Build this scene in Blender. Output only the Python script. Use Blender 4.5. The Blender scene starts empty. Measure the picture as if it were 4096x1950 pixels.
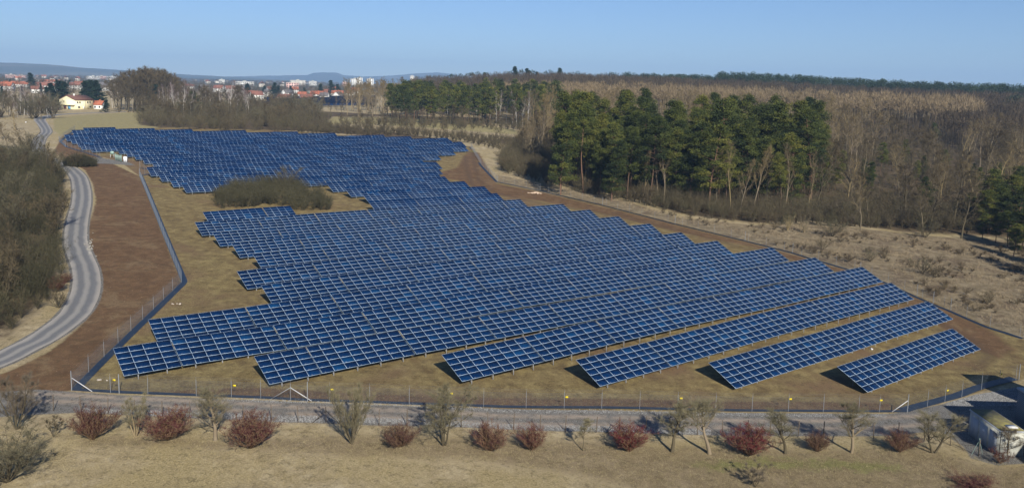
import bpy, math, random
import numpy as np
from mathutils import Matrix, Vector
S = bpy.context.scene
COL = S.collection
rad = math.radians
# ------------------------------------------------------------------ camera
FPX, PITCH, ROLL, CY, CAMH = 3415.43, 0.14289712, 0.02310334, 851.508, 38.0
_cp, _sp, _cr, _sr = math.cos(PITCH), math.sin(PITCH), math.cos(ROLL), math.sin(ROLL)
FW = np.array([0, _cp, -_sp]); RT0 = np.array([1., 0, 0]); UP0 = np.cross(RT0, FW)
RT = _cr*RT0 + _sr*UP0; UPV = -_sr*RT0 + _cr*UP0
cam = bpy.data.cameras.new('camera'); camo = bpy.data.objects.new('camera', cam); COL.objects.link(camo)
cam.sensor_width = 36; cam.sensor_fit = 'HORIZONTAL'; cam.lens = 36*FPX/4096
cam.shift_y = -(975-CY)/4096
cam.clip_start = 1.0; cam.clip_end = 40000
M = Matrix.Identity(4)
for i in range(3):
    M[i][0] = RT[i]; M[i][1] = UPV[i]; M[i][2] = -FW[i]
M[2][3] = CAMH
camo.matrix_world = M
S.camera = camo
# ------------------------------------------------------------------ sky, sun, exposure
SUN_EL, SUN_AZ = 31.0, 160.0           # azimuth clockwise from +Y
w = bpy.data.worlds.new('World'); S.world = w; w.use_nodes = True
nt = w.node_tree; bg = nt.nodes['Background']
sky = nt.nodes.new('ShaderNodeTexSky'); sky.sky_type = 'NISHITA'; sky.sun_disc = False
sky.sun_elevation = rad(SUN_EL); sky.sun_rotation = rad(SUN_AZ)
sky.altitude = 200; sky.air_density = 1.0; sky.dust_density = 0.0; sky.ozone_density = 2.2
tint = nt.nodes.new('ShaderNodeMix'); tint.data_type = 'RGBA'; tint.blend_type = 'MULTIPLY'; tint.inputs[0].default_value = 1; tint.inputs[7].default_value = (.80, 1.0, 1.42, 1)
nt.links.new(sky.outputs[0], tint.inputs[6]); nt.links.new(tint.outputs[2], bg.inputs[0]); bg.inputs[1].default_value = 0.048
sl = bpy.data.lights.new('sun', 'SUN'); sl.energy = 5.0; sl.angle = rad(0.5); sl.color = (1.0, 0.945, 0.84)
so = bpy.data.objects.new('sun', sl); COL.objects.link(so)
_e, _a = rad(SUN_EL), rad(SUN_AZ)
sd = Vector((math.sin(_a)*math.cos(_e), math.cos(_a)*math.cos(_e), math.sin(_e)))
so.rotation_euler = sd.to_track_quat('Z', 'Y').to_euler(); so.location = sd*500
S.view_settings.view_transform = 'Standard'; S.view_settings.look = 'None'
S.view_settings.gamma = 1; S.view_settings.exposure = 0.58; S.view_settings.use_curve_mapping = False

# ------------------------------------------------------------------ helpers
rng = np.random.default_rng(7); random.seed(7)
def tag(o, label=None, cat=None, group=None, kind=None):
    if label: o['label'] = label
    if cat: o['category'] = cat
    if group: o['group'] = group
    if kind: o['kind'] = kind
    return o
def link(o, parent=None):
    COL.objects.link(o)
    if parent is not None: o.parent = parent
    return o
def empty(name, loc=(0, 0, 0), rz=0.0, label=None, cat=None, group=None):
    o = bpy.data.objects.new(name, None); o.empty_display_size = .2
    o.location = loc; o.rotation_euler = (0, 0, rz); COL.objects.link(o)
    tag(o, label, cat, group); return o
def new(name, me, parent=None):
    return link(bpy.data.objects.new(name, me), parent)
def copy_obj(o, parent=None):
    c = o.copy(); COL.objects.link(c)
    if parent is not None: c.parent = parent
    return c
def copy_tree(o, parent=None):
    c = copy_obj(o, parent)
    for ch in KIDS.get(o.name, []): copy_tree(ch, c)
    return c
KIDS = {}
def part(name, me, parent):
    o = new(name, me, parent); KIDS.setdefault(parent.name, []).append(o); return o
def mesh(name, V, polys, mats, midx=None, smooth=False, attrs=None, uv=None):
    """polys: list of int arrays (n,k). mats: material or list"""
    me = bpy.data.meshes.new(name)
    V = np.asarray(V, dtype=np.float32); polys = [np.asarray(p, dtype=np.int32) for p in polys if len(p)]
    loops = np.concatenate([p.ravel() for p in polys]); 
    tot = np.concatenate([np.full(len(p), p.shape[1], dtype=np.int32) for p in polys])
    st = np.concatenate([[0], np.cumsum(tot)[:-1]]).astype(np.int32)
    me.vertices.add(len(V)); me.vertices.foreach_set('co', V.ravel())
    me.loops.add(len(loops)); me.loops.foreach_set('vertex_index', loops)
    me.polygons.add(len(tot)); me.polygons.foreach_set('loop_start', st); me.polygons.foreach_set('loop_total', tot)
    if midx is not None: me.polygons.foreach_set('material_index', np.asarray(midx, dtype=np.int32))
    if smooth: me.polygons.foreach_set('use_smooth', np.ones(len(tot), dtype=bool))
    if uv is not None:
        l = me.uv_layers.new(name='UVMap'); l.data.foreach_set('uv', np.asarray(uv, dtype=np.float32).ravel())
    if attrs:
        for k, (dom, arr) in attrs.items():
            arr = np.asarray(arr, dtype=np.float32)
            if arr.ndim == 1:
                a = me.attributes.new(k, 'FLOAT', dom); a.data.foreach_set('value', arr)
            else:
                a = me.attributes.new(k, 'FLOAT_COLOR', dom); a.data.foreach_set('color', arr.ravel())
    for m in (mats if isinstance(mats, (list, tuple)) else [mats]): me.materials.append(m)
    me.update(calc_edges=True); return me
class MB:
    """collects boxes, prisms, quads into one mesh"""
    def __init__(s): s.V = []; s.Q = []; s.T = []; s.qm = []; s.tm = []; s.n = 0
    def add(s, V, Q=None, T=None, m=0):
        V = np.asarray(V, float); 
        if Q is not None and len(Q): s.Q.append(np.asarray(Q)+s.n); s.qm += [m]*len(Q)
        if T is not None and len(T): s.T.append(np.asarray(T)+s.n); s.tm += [m]*len(T)
        s.V.append(V); s.n += len(V); return s
    def box(s, x0, x1, y0, y1, z0, z1, m=0):
        V = [(x, y, z) for z in (z0, z1) for y in (y0, y1) for x in (x0, x1)]
        return s.add(V, [(0, 2, 3, 1), (4, 5, 7, 6), (0, 1, 5, 4), (2, 6, 7, 3), (0, 4, 6, 2), (1, 3, 7, 5)], m=m)
    def bar(s, a, b, wd, ht=None, m=0, up=(0, 0, 1)):
        a = np.array(a, float); b = np.array(b, float); ht = ht or wd
        d = b-a; d /= np.linalg.norm(d); u = np.array(up, float)
        if abs(d@u) > .95: u = np.array([0., 1, 0])
        r = np.cross(d, u); r /= np.linalg.norm(r); u = np.cross(r, d)
        V = [p+r*wd/2*i+u*ht/2*j for p in (a, b) for j in (-1, 1) for i in (-1, 1)]
        return s.add(V, [(0, 1, 3, 2), (4, 6, 7, 5), (0, 4, 5, 1), (2, 3, 7, 6), (0, 2, 6, 4), (1, 5, 7, 3)], m=m)
    def tube(s, a, b, r0, r1=None, n=8, m=0, cap=True):
        a = np.array(a, float); b = np.array(b, float); r1 = r0 if r1 is None else r1
        d = b-a; d /= np.linalg.norm(d); u = np.array([0., 0, 1]) if abs(d[2]) < .9 else np.array([1., 0, 0])
        e1 = np.cross(d, u); e1 /= np.linalg.norm(e1); e2 = np.cross(d, e1)
        an = np.arange(n)/n*2*math.pi; c = np.cos(an)[:, None]*e1+np.sin(an)[:, None]*e2
        V = np.vstack([a+c*r0, b+c*r1]); i = np.arange(n); j = (i+1) % n
        s.add(V, np.stack([i, j, j+n, i+n], 1), m=m)
        if cap: s.add(np.vstack([b+c*r1, b[None]]), T=np.stack([i, j, np.full(n, n)], 1), m=m)
        return s
    def mesh(s, name, mats, **k):
        P = []
        mi = []
        if s.Q: P.append(np.vstack(s.Q)); mi += s.qm
        if s.T: P.append(np.vstack(s.T)); mi += s.tm
        return mesh(name, np.vstack(s.V), P, mats, midx=mi, **k)

# ------------------------------------------------------------------ materials
def srgb(r, g, b):
    f = lambda c: (c/255/12.92 if c/255 <= .04045 else ((c/255+.055)/1.055)**2.4)
    return (f(r), f(g), f(b), 1)
class N:
    def __init__(s, name):
        s.m = bpy.data.materials.new(name); s.m.use_nodes = True; s.t = s.m.node_tree
        s.b = s.t.nodes['Principled BSDF']
    def n(s, typ, **kw):
        nd = s.t.nodes.new('ShaderNode'+typ)
        for k, v in kw.items():
            if k in nd.inputs: nd.inputs[k].default_value = v
            else: setattr(nd, k, v)
        return nd
    def l(s, a, b): s.t.links.new(a, b)
    def noise(s, scale, detail=4, rough=.55, vec=None, dist=0):
        nd = s.n('TexNoise', Scale=scale, Detail=detail, Roughness=rough, Distortion=dist)
        if vec is not None: s.l(vec, nd.inputs['Vector'])
        return nd.outputs['Fac']
    def ramp(s, fac, pts):
        r = s.n('ValToRGB'); e = r.color_ramp.elements
        while len(e) < len(pts): e.new(.5)
        for el, (p, c) in zip(e, pts): el.position = p; el.color = c if len(c) == 4 else (*c, 1)
        s.l(fac, r.inputs[0]); return r.outputs[0]
    def mix(s, fac, a, b, mode='MIX'):
        nd = s.n('Mix', data_type='RGBA', blend_type=mode)
        for so_, v in ((nd.inputs[0], fac), (nd.inputs[6], a), (nd.inputs[7], b)):
            if hasattr(v, 'is_linked'): s.l(v, so_)
            else: so_.default_value = v if not isinstance(v, tuple) or len(v) == 4 else (*v, 1)
        return nd.outputs[2]
    def math(s, op, a, b=0.0, clamp=False):
        nd = s.n('Math', operation=op, use_clamp=clamp)
        for so_, v in ((nd.inputs[0], a), (nd.inputs[1], b)):
            if hasattr(v, 'is_linked'): s.l(v, so_)
            else: so_.default_value = v
        return nd.outputs[0]
    def step(s, v, lo, hi):
        nd = s.n('MapRange', interpolation_type='SMOOTHSTEP'); s.l(v, nd.inputs[0])
        nd.inputs[1].default_value = lo; nd.inputs[2].default_value = hi; return nd.outputs[0]
    def bump(s, h, strength, dist=.1):
        nd = s.n('Bump', Strength=strength, Distance=dist); s.l(h, nd.inputs['Height']); s.l(nd.outputs[0], s.b.inputs['Normal'])
    def col(s, c): 
        if hasattr(c, 'is_linked'): s.l(c, s.b.inputs['Base Color'])
        else: s.b.inputs['Base Color'].default_value = c if len(c) == 4 else (*c, 1)
        return s
    def set(s, **k):
        for a, v in k.items(): s.b.inputs[a.replace('_', ' ')].default_value = v
        return s
def simple(name, c, rough=.8, metal=0.0, var=0.0, nscale=3.0):
    m = N(name); m.set(Roughness=rough, Metallic=metal); m.b.inputs['Specular IOR Level'].default_value = .3
    if var:
        tc = m.n('TexCoord'); f = m.noise(nscale, 5, .6, tc.outputs['Object'])
        lo = tuple(x*(1-var) for x in c[:3]); hi = tuple(min(1, x*(1+var)) for x in c[:3])
        m.col(m.ramp(f, [(.3, lo), (.7, hi)]))
    else: m.col(tuple(c[:3]))
    return m.m
# ------------------------------------------------------------------ terrain height
DR = np.array([0.77768, 0.62866]); NR = np.array([-0.62866, 0.77768])     # along the rows / across them
# row: index, along, across, z of low edge, slope, length, columns
ROWS = [(1,103.24,53.47,.22,.0007,33.6,20),(2,88.46,63.17,1.02,-.0022,60.6,36),(3,72.89,71.98,1.98,-.0002,80.2,48),(4,58.68,81.48,2.72,-.0021,101.0,60),
(5,38.62,92.13,3.34,-.0053,121.4,72),(6,25.59,103.67,3.59,-.0063,136.0,80),
(7,32.62,114.22,3.70,-0.0044,123.34,72),(8,52.94,124.56,4.06,-0.0046,102.81,60),(9,53.10,135.13,4.36,-0.0017,103.40,60),
(10,60.15,145.80,4.79,-0.0016,96.50,56),(11,60.19,156.45,5.22,-0.0017,96.56,56),(12,60.28,167.10,5.77,-0.0045,96.55,56),
(13,60.48,178.03,6.36,-0.0067,90.03,52),(14,65.98,188.94,6.85,-0.0072,84.74,48),(15,112.47,200.17,7.41,-0.0117,42.14,24),
(16,112.62,210.13,7.71,-0.0046,41.72,24),(17,112.20,220.02,8.16,-0.0045,41.54,24),(18,74.42,230.46,9.01,-0.0060,82.90,48),
(19,74.26,240.42,9.46,-0.0048,89.71,52),(20,74.27,250.54,9.95,-0.0020,96.45,56),(21,74.22,260.72,10.52,-0.0011,96.24,56),
(22,81.01,270.48,10.66,0.0037,102.54,60),(23,81.00,280.52,11.12,0.0053,116.39,68),(24,80.87,290.45,11.52,0.0062,130.05,76),
(25,80.91,300.43,12.06,0.0058,136.46,80),(26,80.82,310.09,12.44,0.0046,137.39,80),(27,80.70,319.73,12.70,0.0050,142.44,84),
(28,73.97,329.39,12.88,0.0074,135.27,80),(29,72.76,338.93,13.03,0.0089,127.92,76),(30,73.91,348.73,13.33,0.0140,107.27,64),
(31,73.78,358.52,13.86,0.0135,93.74,56),(32,73.91,368.33,14.43,0.0133,73.32,44),(33,84.70,377.95,14.83,0.0168,42.24,24),
(34,80.61,387.51,15.11,0.0163,33.09,20),(35,87.02,397.09,15.53,0.0095,13.09,8)]
BEND = {4: [(0, 0), (41, .3), (100, -.21)], 5: [(0, 0), (34, -.13), (121, -.64)], 6: [(0, 0), (21, -.19), (137, -.86)], 3: [(0, 0), (27, .14), (54, .2), (80, .1)],
        2: [(0, 0), (30, -.02), (61, -.2)], 1: [(0, 0), (17, .03), (34, .04)]}
def row_z(k, z, s, t):
    b = BEND.get(k)
    zz = z + (np.interp(t, [q[0] for q in b], [q[1] for q in b]) if b else s*t)
    return zz + .07*math.sin(t*.09+k*1.3) + .04*math.sin(t*.23+k*2.1)
CT = []
for k, a, n, z, s, L, c in ROWS:
    for t in ((0, .5, 1) if L > 40 else (0, 1)):
        P = DR*(a+t*L)+NR*n; CT.append((P[0], P[1], row_z(k, z, s, t*L)-.6))
def pol(px, r): th = math.atan((px-2048)/FPX); return r*math.sin(th), r*math.cos(th)
for x, z in ((-70, 2.6), (-45, 2.2), (0, .9), (48, -.1), (80, -.4)):
    for y in (92, 76, 50, 15, -40): CT.append((x*(1 if y > 40 else 1.6), y, z*(1 if y > 80 else .8)))
for px, L in ((0, [(150, 4.5), (260, 10.5), (400, 14.5), (600, 16), (1000, 22), (1500, 27), (2200, 33), (3000, 39), (5000, 48), (12000, 60)]),
              (-1800, [(200, 5), (400, 13), (1000, 20), (3000, 38), (12000, 55)]),
              (700, [(600, 16.5), (1000, 21), (1500, 27), (2200, 33), (3000, 39), (5000, 48), (12000, 60)]),
              (1250, [(600, 17), (1000, 20.5), (1500, 27), (2200, 33), (3000, 39), (5000, 46), (12000, 60)]),
              (1480, [(600, 17), (1000, 25), (1500, 30), (3000, 38), (12000, 55)]),
              (1700, [(480, 16), (800, 24), (1000, 31), (1500, 33), (3000, 36), (12000, 50)]),
              (2048, [(400, 13), (550, 18), (750, 27), (1000, 39), (1500, 39), (3000, 34), (12000, 50)]),
              (3000, [(250, 5.5), (350, 9.5), (500, 16), (700, 25), (950, 36), (1500, 36), (3000, 36), (12000, 50)]),
              (4096, [(170, .6), (250, 3), (350, 7), (500, 13), (800, 24), (950, 28), (1500, 28), (3000, 30), (12000, 50)]),
              (6500, [(120, -.5), (200, 1), (350, 6), (800, 18), (3000, 34), (12000, 50)])):
    for r, z in L: CT.append((*pol(px, r), z))
CT = np.array(CT)
def warp(x, y):
    r = np.hypot(x, y)+1e-6; k = 60*np.log1p(r/60)/r; return x*k, y*k
cx, cy_ = warp(CT[:, 0], CT[:, 1]); CP = np.stack([cx, cy_], 1)
def tps(d2): return .5*d2*np.log(d2+1e-9)
_D = ((CP[:, None]-CP[None])**2).sum(-1); _n = len(CP)
A_ = np.zeros((_n+3, _n+3)); A_[:_n, :_n] = tps(_D)+np.eye(_n)*25; A_[:_n, _n] = 1; A_[:_n, _n+1:] = CP
A_[_n, :_n] = 1; A_[_n+1:, :_n] = CP.T
WT = np.linalg.solve(A_, np.concatenate([CT[:, 2], np.zeros(3)]))
def G(x, y):
    x = np.atleast_1d(np.asarray(x, float)); y = np.atleast_1d(np.asarray(y, float)); sh = x.shape
    u, v = warp(x.ravel(), y.ravel()); out = np.empty(len(u))
    for i in range(0, len(u), 20000):
        a = u[i:i+20000, None]-CP[None, :, 0]; b = v[i:i+20000, None]-CP[None, :, 1]
        out[i:i+20000] = tps(a*a+b*b)@WT[:_n]+WT[_n]+WT[_n+1]*u[i:i+20000]+WT[_n+2]*v[i:i+20000]
    return out.reshape(sh)
def g1(x, y): return float(G([x], [y])[0])
def ray(px, py): return FW+RT*(px-2048)/FPX-UPV*(py-CY)/FPX
_ts = np.geomspace(45, 4000, 260)
def at(px, py):
    """the ground point seen at a pixel of the photograph"""
    v = ray(px, py); p = v[None]*_ts[:, None]; h = CAMH+p[:, 2]-G(p[:, 0], p[:, 1])
    i = int(np.argmax(h < 0))
    if h[i] >= 0: i = len(_ts)-1
    lo, hi = _ts[max(i-1, 0)], _ts[i]
    for _ in range(22):
        m = (lo+hi)/2; q = v*m
        if CAMH+q[2]-g1(q[0], q[1]) < 0: hi = m
        else: lo = m
    q = v*hi; return np.array([q[0], q[1], g1(q[0], q[1])])
def depth(P): return (np.array([P[0], P[1], P[2]-CAMH]))@FW
def pline(px): return np.array([at(*p)[:2] for p in px])
def inpoly(x, y, P):
    c = np.zeros(x.shape, bool); n = len(P); j = n-1
    for i in range(n):
        xi, yi = P[i]; xj, yj = P[j]
        c ^= ((yi > y) != (yj > y)) & (x < (xj-xi)*(y-yi)/(yj-yi+1e-12)+xi); j = i
    return c
def segdist(x, y, P, closed=False):
    d = np.full(x.shape, 1e9); n = len(P)
    for i in range(n if closed else n-1):
        a = P[i]; b = P[(i+1) % n]; ab = b-a; t = np.clip(((x-a[0])*ab[0]+(y-a[1])*ab[1])/(ab@ab+1e-9), 0, 1)
        d = np.minimum(d, np.hypot(x-a[0]-t*ab[0], y-a[1]-t*ab[1]))
    return d
def sdf(x, y, P): 
    d = segdist(x, y, P, True); return np.where(inpoly(x, y, P), d, -d)
def smooth_line(P, step=1.5):
    """Catmull-Rom through the points, resampled"""
    P = np.asarray(P, float); Q = [P[0]*2-P[1]]+list(P)+[P[-1]*2-P[-2]]; out = []
    for i in range(1, len(Q)-2):
        L = np.linalg.norm(Q[i+1]-Q[i]); n = max(1, int(L/step))
        for k in range(n):
            t = k/n; a, b, c, d = Q[i-1], Q[i], Q[i+1], Q[i+2]
            out.append(.5*((2*b)+(c-a)*t+(2*a-5*b+4*c-d)*t*t+(3*b-a-3*c+d)*t**3))
    out.append(P[-1]); return np.array(out)
# ================================================================== GROUND
FENCE_LEFT = pline([(287, 1558), (420, 1430), (562, 1302), (728, 1128), (655, 930), (590, 790), (560, 704)])
FENCE_LEFT = pline([(287, 1558), (728, 1128), (558, 704)])
FENCE_FRONT = pline([(287, 1560), (477, 1572), (770, 1583), (1230, 1603), (1640, 1617), (2100, 1631), (2700, 1639), (3629, 1647)])
FENCE_GATE = pline([(560, 703), (770, 702)][:1]+[(625, 688), (560, 672), (480, 646), (400, 631), (330, 608), (262, 588), (236, 566), (300, 520)])
FENCE_EAST = pline([(3629, 1647), (3709, 1625), (3779, 1606), (3847, 1588), (3925, 1557), (3997, 1536), (4075, 1518)])
FENCE_RIGHT = pline([(1883, 590), (1925, 660), (1990, 727), (2160, 762), (2410, 820), (2700, 895), (2980, 962), (3170, 1010), (3440, 1090), (3545, 1130), (3667, 1186), (3732, 1214), (3802, 1242), (3870, 1272), (3950, 1306), (4096, 1352)])
ROAD_PX = [(-160, 1500), (0, 1439), (90, 1393), (175, 1350), (283, 1270), (313, 1233), (339, 1180), (347, 1127), (341, 1074), (320, 1021), (303, 968), (305, 915), (314, 862), (326, 809), (326, 756), (310, 703),
           (262, 662), (185, 630), (155, 600), (151, 579), (163, 551), (186, 526), (172, 498), (160, 477), (195, 465), (228, 459), (326, 453), (420, 450), (506, 447)]
ROAD = smooth_line(pline(ROAD_PX), 1.2)
poly_soil_l = pline([(300, 560), (240, 560), (215, 610), (340, 680), (372, 735), (385, 800), (372, 850), (352, 905), (348, 960), (368, 1010), (392, 1070), (402, 1130), (392, 1190), (360, 1260), (290, 1330), (210, 1395), (110, 1450), (20, 1490), (-200, 1560), (130, 1570), (285, 1562), (728, 1130), (560, 706), (440, 650)])
poly_soil_r = pline([(1868, 606), (1915, 610), (1985, 735), (2160, 768), (2410, 826), (2700, 900), (2980, 968), (3170, 1016), (3440, 1095), (3545, 1136), (3667, 1192), (3802, 1248), (3960, 1318), (4060, 1400), (3990, 1430), (3830, 1360), (3720, 1270), (3480, 1120), (3250, 1060), (3000, 985), (2700, 925), (2400, 850), (2150, 800), (1950, 775), (1830, 720), (1770, 712), (1760, 690), (1830, 670)])
poly_soil_f = pline([(1000, 1545), (1300, 1562), (1650, 1578), (2100, 1588), (2700, 1596), (3300, 1604), (3560, 1610), (3600, 1643), (2700, 1636), (2100, 1628), (1600, 1614), (1200, 1598), (700, 1578), (640, 1560)])
poly_field = pline([(287, 1558), (728, 1128), (558, 704), (480, 646), (262, 588), (230, 560), (320, 505), (1100, 520), (1883, 585), (1990, 727), (2410, 820), (2980, 962), (3545, 1130), (4096, 1352), (4200, 1480), (3629, 1647), (2400, 1640), (1200, 1602)])
poly_dry = pline([(1990, 700), (2200, 740), (2500, 800), (2700, 870), (3000, 900), (3250, 890), (3500, 920), (3800, 950), (4100, 960), (4600, 1000), (4600, 1420), (4096, 1352), (3802, 1242), (3440, 1090), (2980, 962), (2410, 820), (1990, 727)])
poly_meadow_l = pline([(215, 476), (330, 460), (560, 448), (600, 470), (640, 512), (300, 520), (240, 540), (215, 520)])
poly_meadow_m = pline([(1290, 478), (1340, 466), (1550, 468), (1750, 482), (1950, 502), (2060, 518), (2085, 540), (1950, 530), (1700, 512), (1500, 498), (1330, 496)])
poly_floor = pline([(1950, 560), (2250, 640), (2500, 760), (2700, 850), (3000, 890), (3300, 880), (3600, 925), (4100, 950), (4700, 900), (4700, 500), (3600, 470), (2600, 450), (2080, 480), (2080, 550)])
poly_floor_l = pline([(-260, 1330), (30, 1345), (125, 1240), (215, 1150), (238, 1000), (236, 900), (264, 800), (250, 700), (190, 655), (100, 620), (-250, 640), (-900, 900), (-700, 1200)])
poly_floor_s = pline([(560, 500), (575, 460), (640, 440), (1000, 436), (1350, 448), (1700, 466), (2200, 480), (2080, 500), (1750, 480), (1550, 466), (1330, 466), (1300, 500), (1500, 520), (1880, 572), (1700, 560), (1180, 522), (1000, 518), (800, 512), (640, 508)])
poly_gravel = pline([(-100, 1570), (150, 1556), (477, 1578), (900, 1596), (1289, 1611), (1700, 1625), (2031, 1633), (2578, 1645), (3100, 1650), (3560, 1654), (3761, 1617), (3899, 1578), (4080, 1545), (4500, 1500), (4700, 1800), (3990, 1860), (3880, 1830), (3860, 1790), (3761, 1722), (3523, 1742), (3200, 1742), (2843, 1739), (2366, 1726), (1946, 1710), (1500, 1700), (1103, 1686), (700, 1668), (318, 1648), (60, 1660), (-200, 1690)])
poly_leaf = pline([(300, 1760), (360, 1735), (700, 1735), (960, 1760), (1300, 1730), (2000, 1745), (2600, 1765), (3300, 1790), (3700, 1770), (3900, 1850), (4300, 1880), (4300, 2050), (2900, 2050), (2300, 1900), (1900, 1840), (1400, 1830), (900, 1800), (330, 1790)])
poly_green = pline([(2700, 1840), (3000, 1820), (3400, 1830), (3600, 1850), (3650, 1900), (3300, 1880), (2850, 1890)])
poly_green2 = pline([(1850, 610), (1905, 600), (1985, 735), (1930, 735), (1880, 660)])
poly_access = pline([(250, 640), (330, 628), (400, 630), (470, 642), (520, 650), (540, 662), (430, 655), (330, 652), (265, 690), (235, 665)])
poly_left_verge = pline([(215, 700), (260, 690), (285, 800), (265, 900), (250, 1000), (262, 1100), (255, 1170), (170, 1260), (60, 1340), (-60, 1400), (-60, 1330), (120, 1220), (210, 1100), (215, 900)])

ang = np.concatenate([np.linspace(-math.pi, rad(-38), 34)[:-1], np.linspace(rad(-38), rad(38), 820), np.linspace(rad(38), math.pi, 34)[1:-1]])
rr = np.concatenate([[.5, 15, 30, 42, 52], np.geomspace(60, 420, 300), np.geomspace(424, 1300, 90)[1:], np.geomspace(1350, 12000, 36)])
AA, RR = np.meshgrid(ang, rr); X = RR*np.sin(AA); Y = RR*np.cos(AA); Z = G(X, Y)
na, nr = len(ang), len(rr)
i, j = np.meshgrid(np.arange(na), np.arange(nr-1)); i2 = (i+1) % na
Qd = np.stack([j*na+i, (j+1)*na+i, (j+1)*na+i2, j*na+i2], -1).reshape(-1, 4)[:, ::-1]
near = (RR < 1200).ravel()
xf, yf = X.ravel(), Y.ravel()
def mask(P, soft):
    m = np.zeros(len(xf)); s = sdf(xf[near], yf[near], P); m[near] = np.clip(s/soft*.5+.5, 0, 1); return m
soil = np.maximum(np.maximum(mask(poly_soil_l, 1.2), mask(poly_soil_r, 3.0)), mask(poly_soil_f, 1.0)*.8)
soil[near] = np.maximum(soil[near], 0)
dry = np.maximum(mask(poly_dry, 5), mask(poly_left_verge, 3)*.7)
gr = np.zeros(len(xf)); d_ = segdist(xf[near], yf[near], ROAD[::4]); gr[near] = np.clip((3.0-d_)/1.0, 0, 1); gr = np.maximum(gr, np.maximum(mask(poly_gravel, .7), mask(poly_access, 1.5)))
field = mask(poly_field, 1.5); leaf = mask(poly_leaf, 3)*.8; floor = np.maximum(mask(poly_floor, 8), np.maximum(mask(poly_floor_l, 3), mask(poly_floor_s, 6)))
green = np.maximum(mask(poly_green, 3)*.8, mask(poly_green2, 2)*.7)
mead = np.maximum(mask(poly_meadow_l, 3), mask(poly_meadow_m, 4)*.9)
rut = np.zeros(len(xf))
for L_ in ([(100, 1572), (300, 1580), (600, 1595), (1200, 1628), (2000, 1660), (2600, 1672), (3300, 1682), (3700, 1660)], [(150, 1600), (400, 1612), (1100, 1652), (1900, 1688), (2800, 1706), (3500, 1712), (3760, 1690)]):
    d_ = segdist(xf[near], yf[near], pline(L_)); rut[near] = np.maximum(rut[near], np.clip((.75-d_)/.6, 0, 1))
trk = np.zeros(len(xf))
for L_ in ([(1890, 610), (1900, 660), (1915, 720), (1970, 765), (2100, 800), (2400, 850), (2700, 920)], [(1860, 625), (1868, 680), (1890, 740), (1960, 785), (2090, 815), (2380, 862)], [(3480, 1150), (3700, 1260), (3880, 1350), (3960, 1420), (3900, 1480)], [(2450, 850), (2900, 970), (3200, 1055)]):
    d_ = segdist(xf[near], yf[near], pline(L_)); trk[near] = np.maximum(trk[near], np.clip((1.6-d_)/1.6, 0, 1))
o4 = np.ones(len(xf))
me = mesh('ground', np.stack([xf, yf, Z.ravel()], 1), [Qd], [], smooth=True,
          attrs={'md': ('POINT', np.stack([rut, trk, rut*0, o4], 1)), 'ma': ('POINT', np.stack([soil, dry, gr, o4], 1)), 'mb': ('POINT', np.stack([field, leaf, floor, o4], 1)), 'mc': ('POINT', np.stack([green, mead, np.clip((RR.ravel()-1100)/500, 0, 1), o4], 1))})
m = N('ground_cover'); tc = m.n('TexCoord'); oc = tc.outputs['Object']
def att(nm):
    a = m.n('Attribute', attribute_name=nm); s = m.n('SeparateColor'); m.l(a.outputs['Color'], s.inputs[0]); return s.outputs
ma, mb_, mc = att('ma'), att('mb'), att('mc')
n1 = m.noise(.05, 5, .6, oc); n2 = m.noise(.5, 6, .65, oc); n3 = m.noise(5, 5, .7, oc); n4 = m.noise(28, 3, .7, oc)
nb = m.math('ADD', m.math('MULTIPLY', n2, .6), m.math('MULTIPLY', n3, .4))
def edge(f, k=.55): # organic border of a region
    return m.step(m.math('ADD', f, m.math('MULTIPLY', m.math('SUBTRACT', nb, .5), k*1.6)), .38, .62)
# default: tan winter grass of the foreground lawn
grass = m.ramp(nb, [(.3, (.15, .112, .058)), (.44, (.28, .22, .125)), (.55, (.41, .33, .2)), (.7, (.58, .485, .32))])
grass = m.mix(m.step(n1, .45, .62), grass, m.ramp(n3, [(.3, (.2, .155, .07)), (.5, (.33, .26, .13)), (.7, (.48, .39, .22))]))
# inside the fence: olive brown grass
fcol = m.ramp(nb, [(.3, (.085, .055, .026)), (.45, (.155, .11, .048)), (.57, (.25, .19, .08)), (.72, (.38, .3, .15))])
fcol = m.mix(m.step(n1, .5, .64), fcol, m.ramp(n3, [(.3, (.13, .08, .042)), (.7, (.21, .14, .075))]))
c = m.mix(edge(mb_[0], .3), grass, fcol)
c = m.mix(m.math('MULTIPLY', edge(mc[1], .4), .95), c, m.ramp(nb, [(.3, (.2, .165, .07)), (.7, (.36, .31, .15))]))
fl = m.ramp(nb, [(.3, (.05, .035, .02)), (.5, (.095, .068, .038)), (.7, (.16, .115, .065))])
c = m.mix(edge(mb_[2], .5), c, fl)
dr = m.ramp(nb, [(.28, (.08, .06, .034)), (.42, (.155, .12, .07)), (.56, (.26, .205, .125)), (.72, (.42, .345, .225))])
dr = m.mix(m.math('MULTIPLY', m.step(m.noise(.22, 4, .65, oc), .5, .62), .75), dr, m.ramp(n3, [(.3, (.07, .05, .032)), (.7, (.17, .12, .075))]))
c = m.mix(edge(ma[1], .5), c, dr)
lf = m.mix(.5, m.ramp(n4, [(.3, (.09, .06, .033)), (.55, (.19, .135, .08)), (.7, (.4, .28, .18))]), m.ramp(nb, [(.35, (.1, .075, .035)), (.65, (.27, .21, .12))]))
c = m.mix(m.math('MULTIPLY', edge(mb_[1], .8), .75), c, lf)
c = m.mix(m.math('MULTIPLY', edge(mc[0], .9), .7), c, m.ramp(nb, [(.3, (.1, .11, .025)), (.7, (.21, .22, .06))]))
so_ = m.ramp(nb, [(.3, (.075, .042, .02)), (.47, (.125, .072, .035)), (.62, (.18, .108, .054)), (.78, (.3, .2, .11))])
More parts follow.
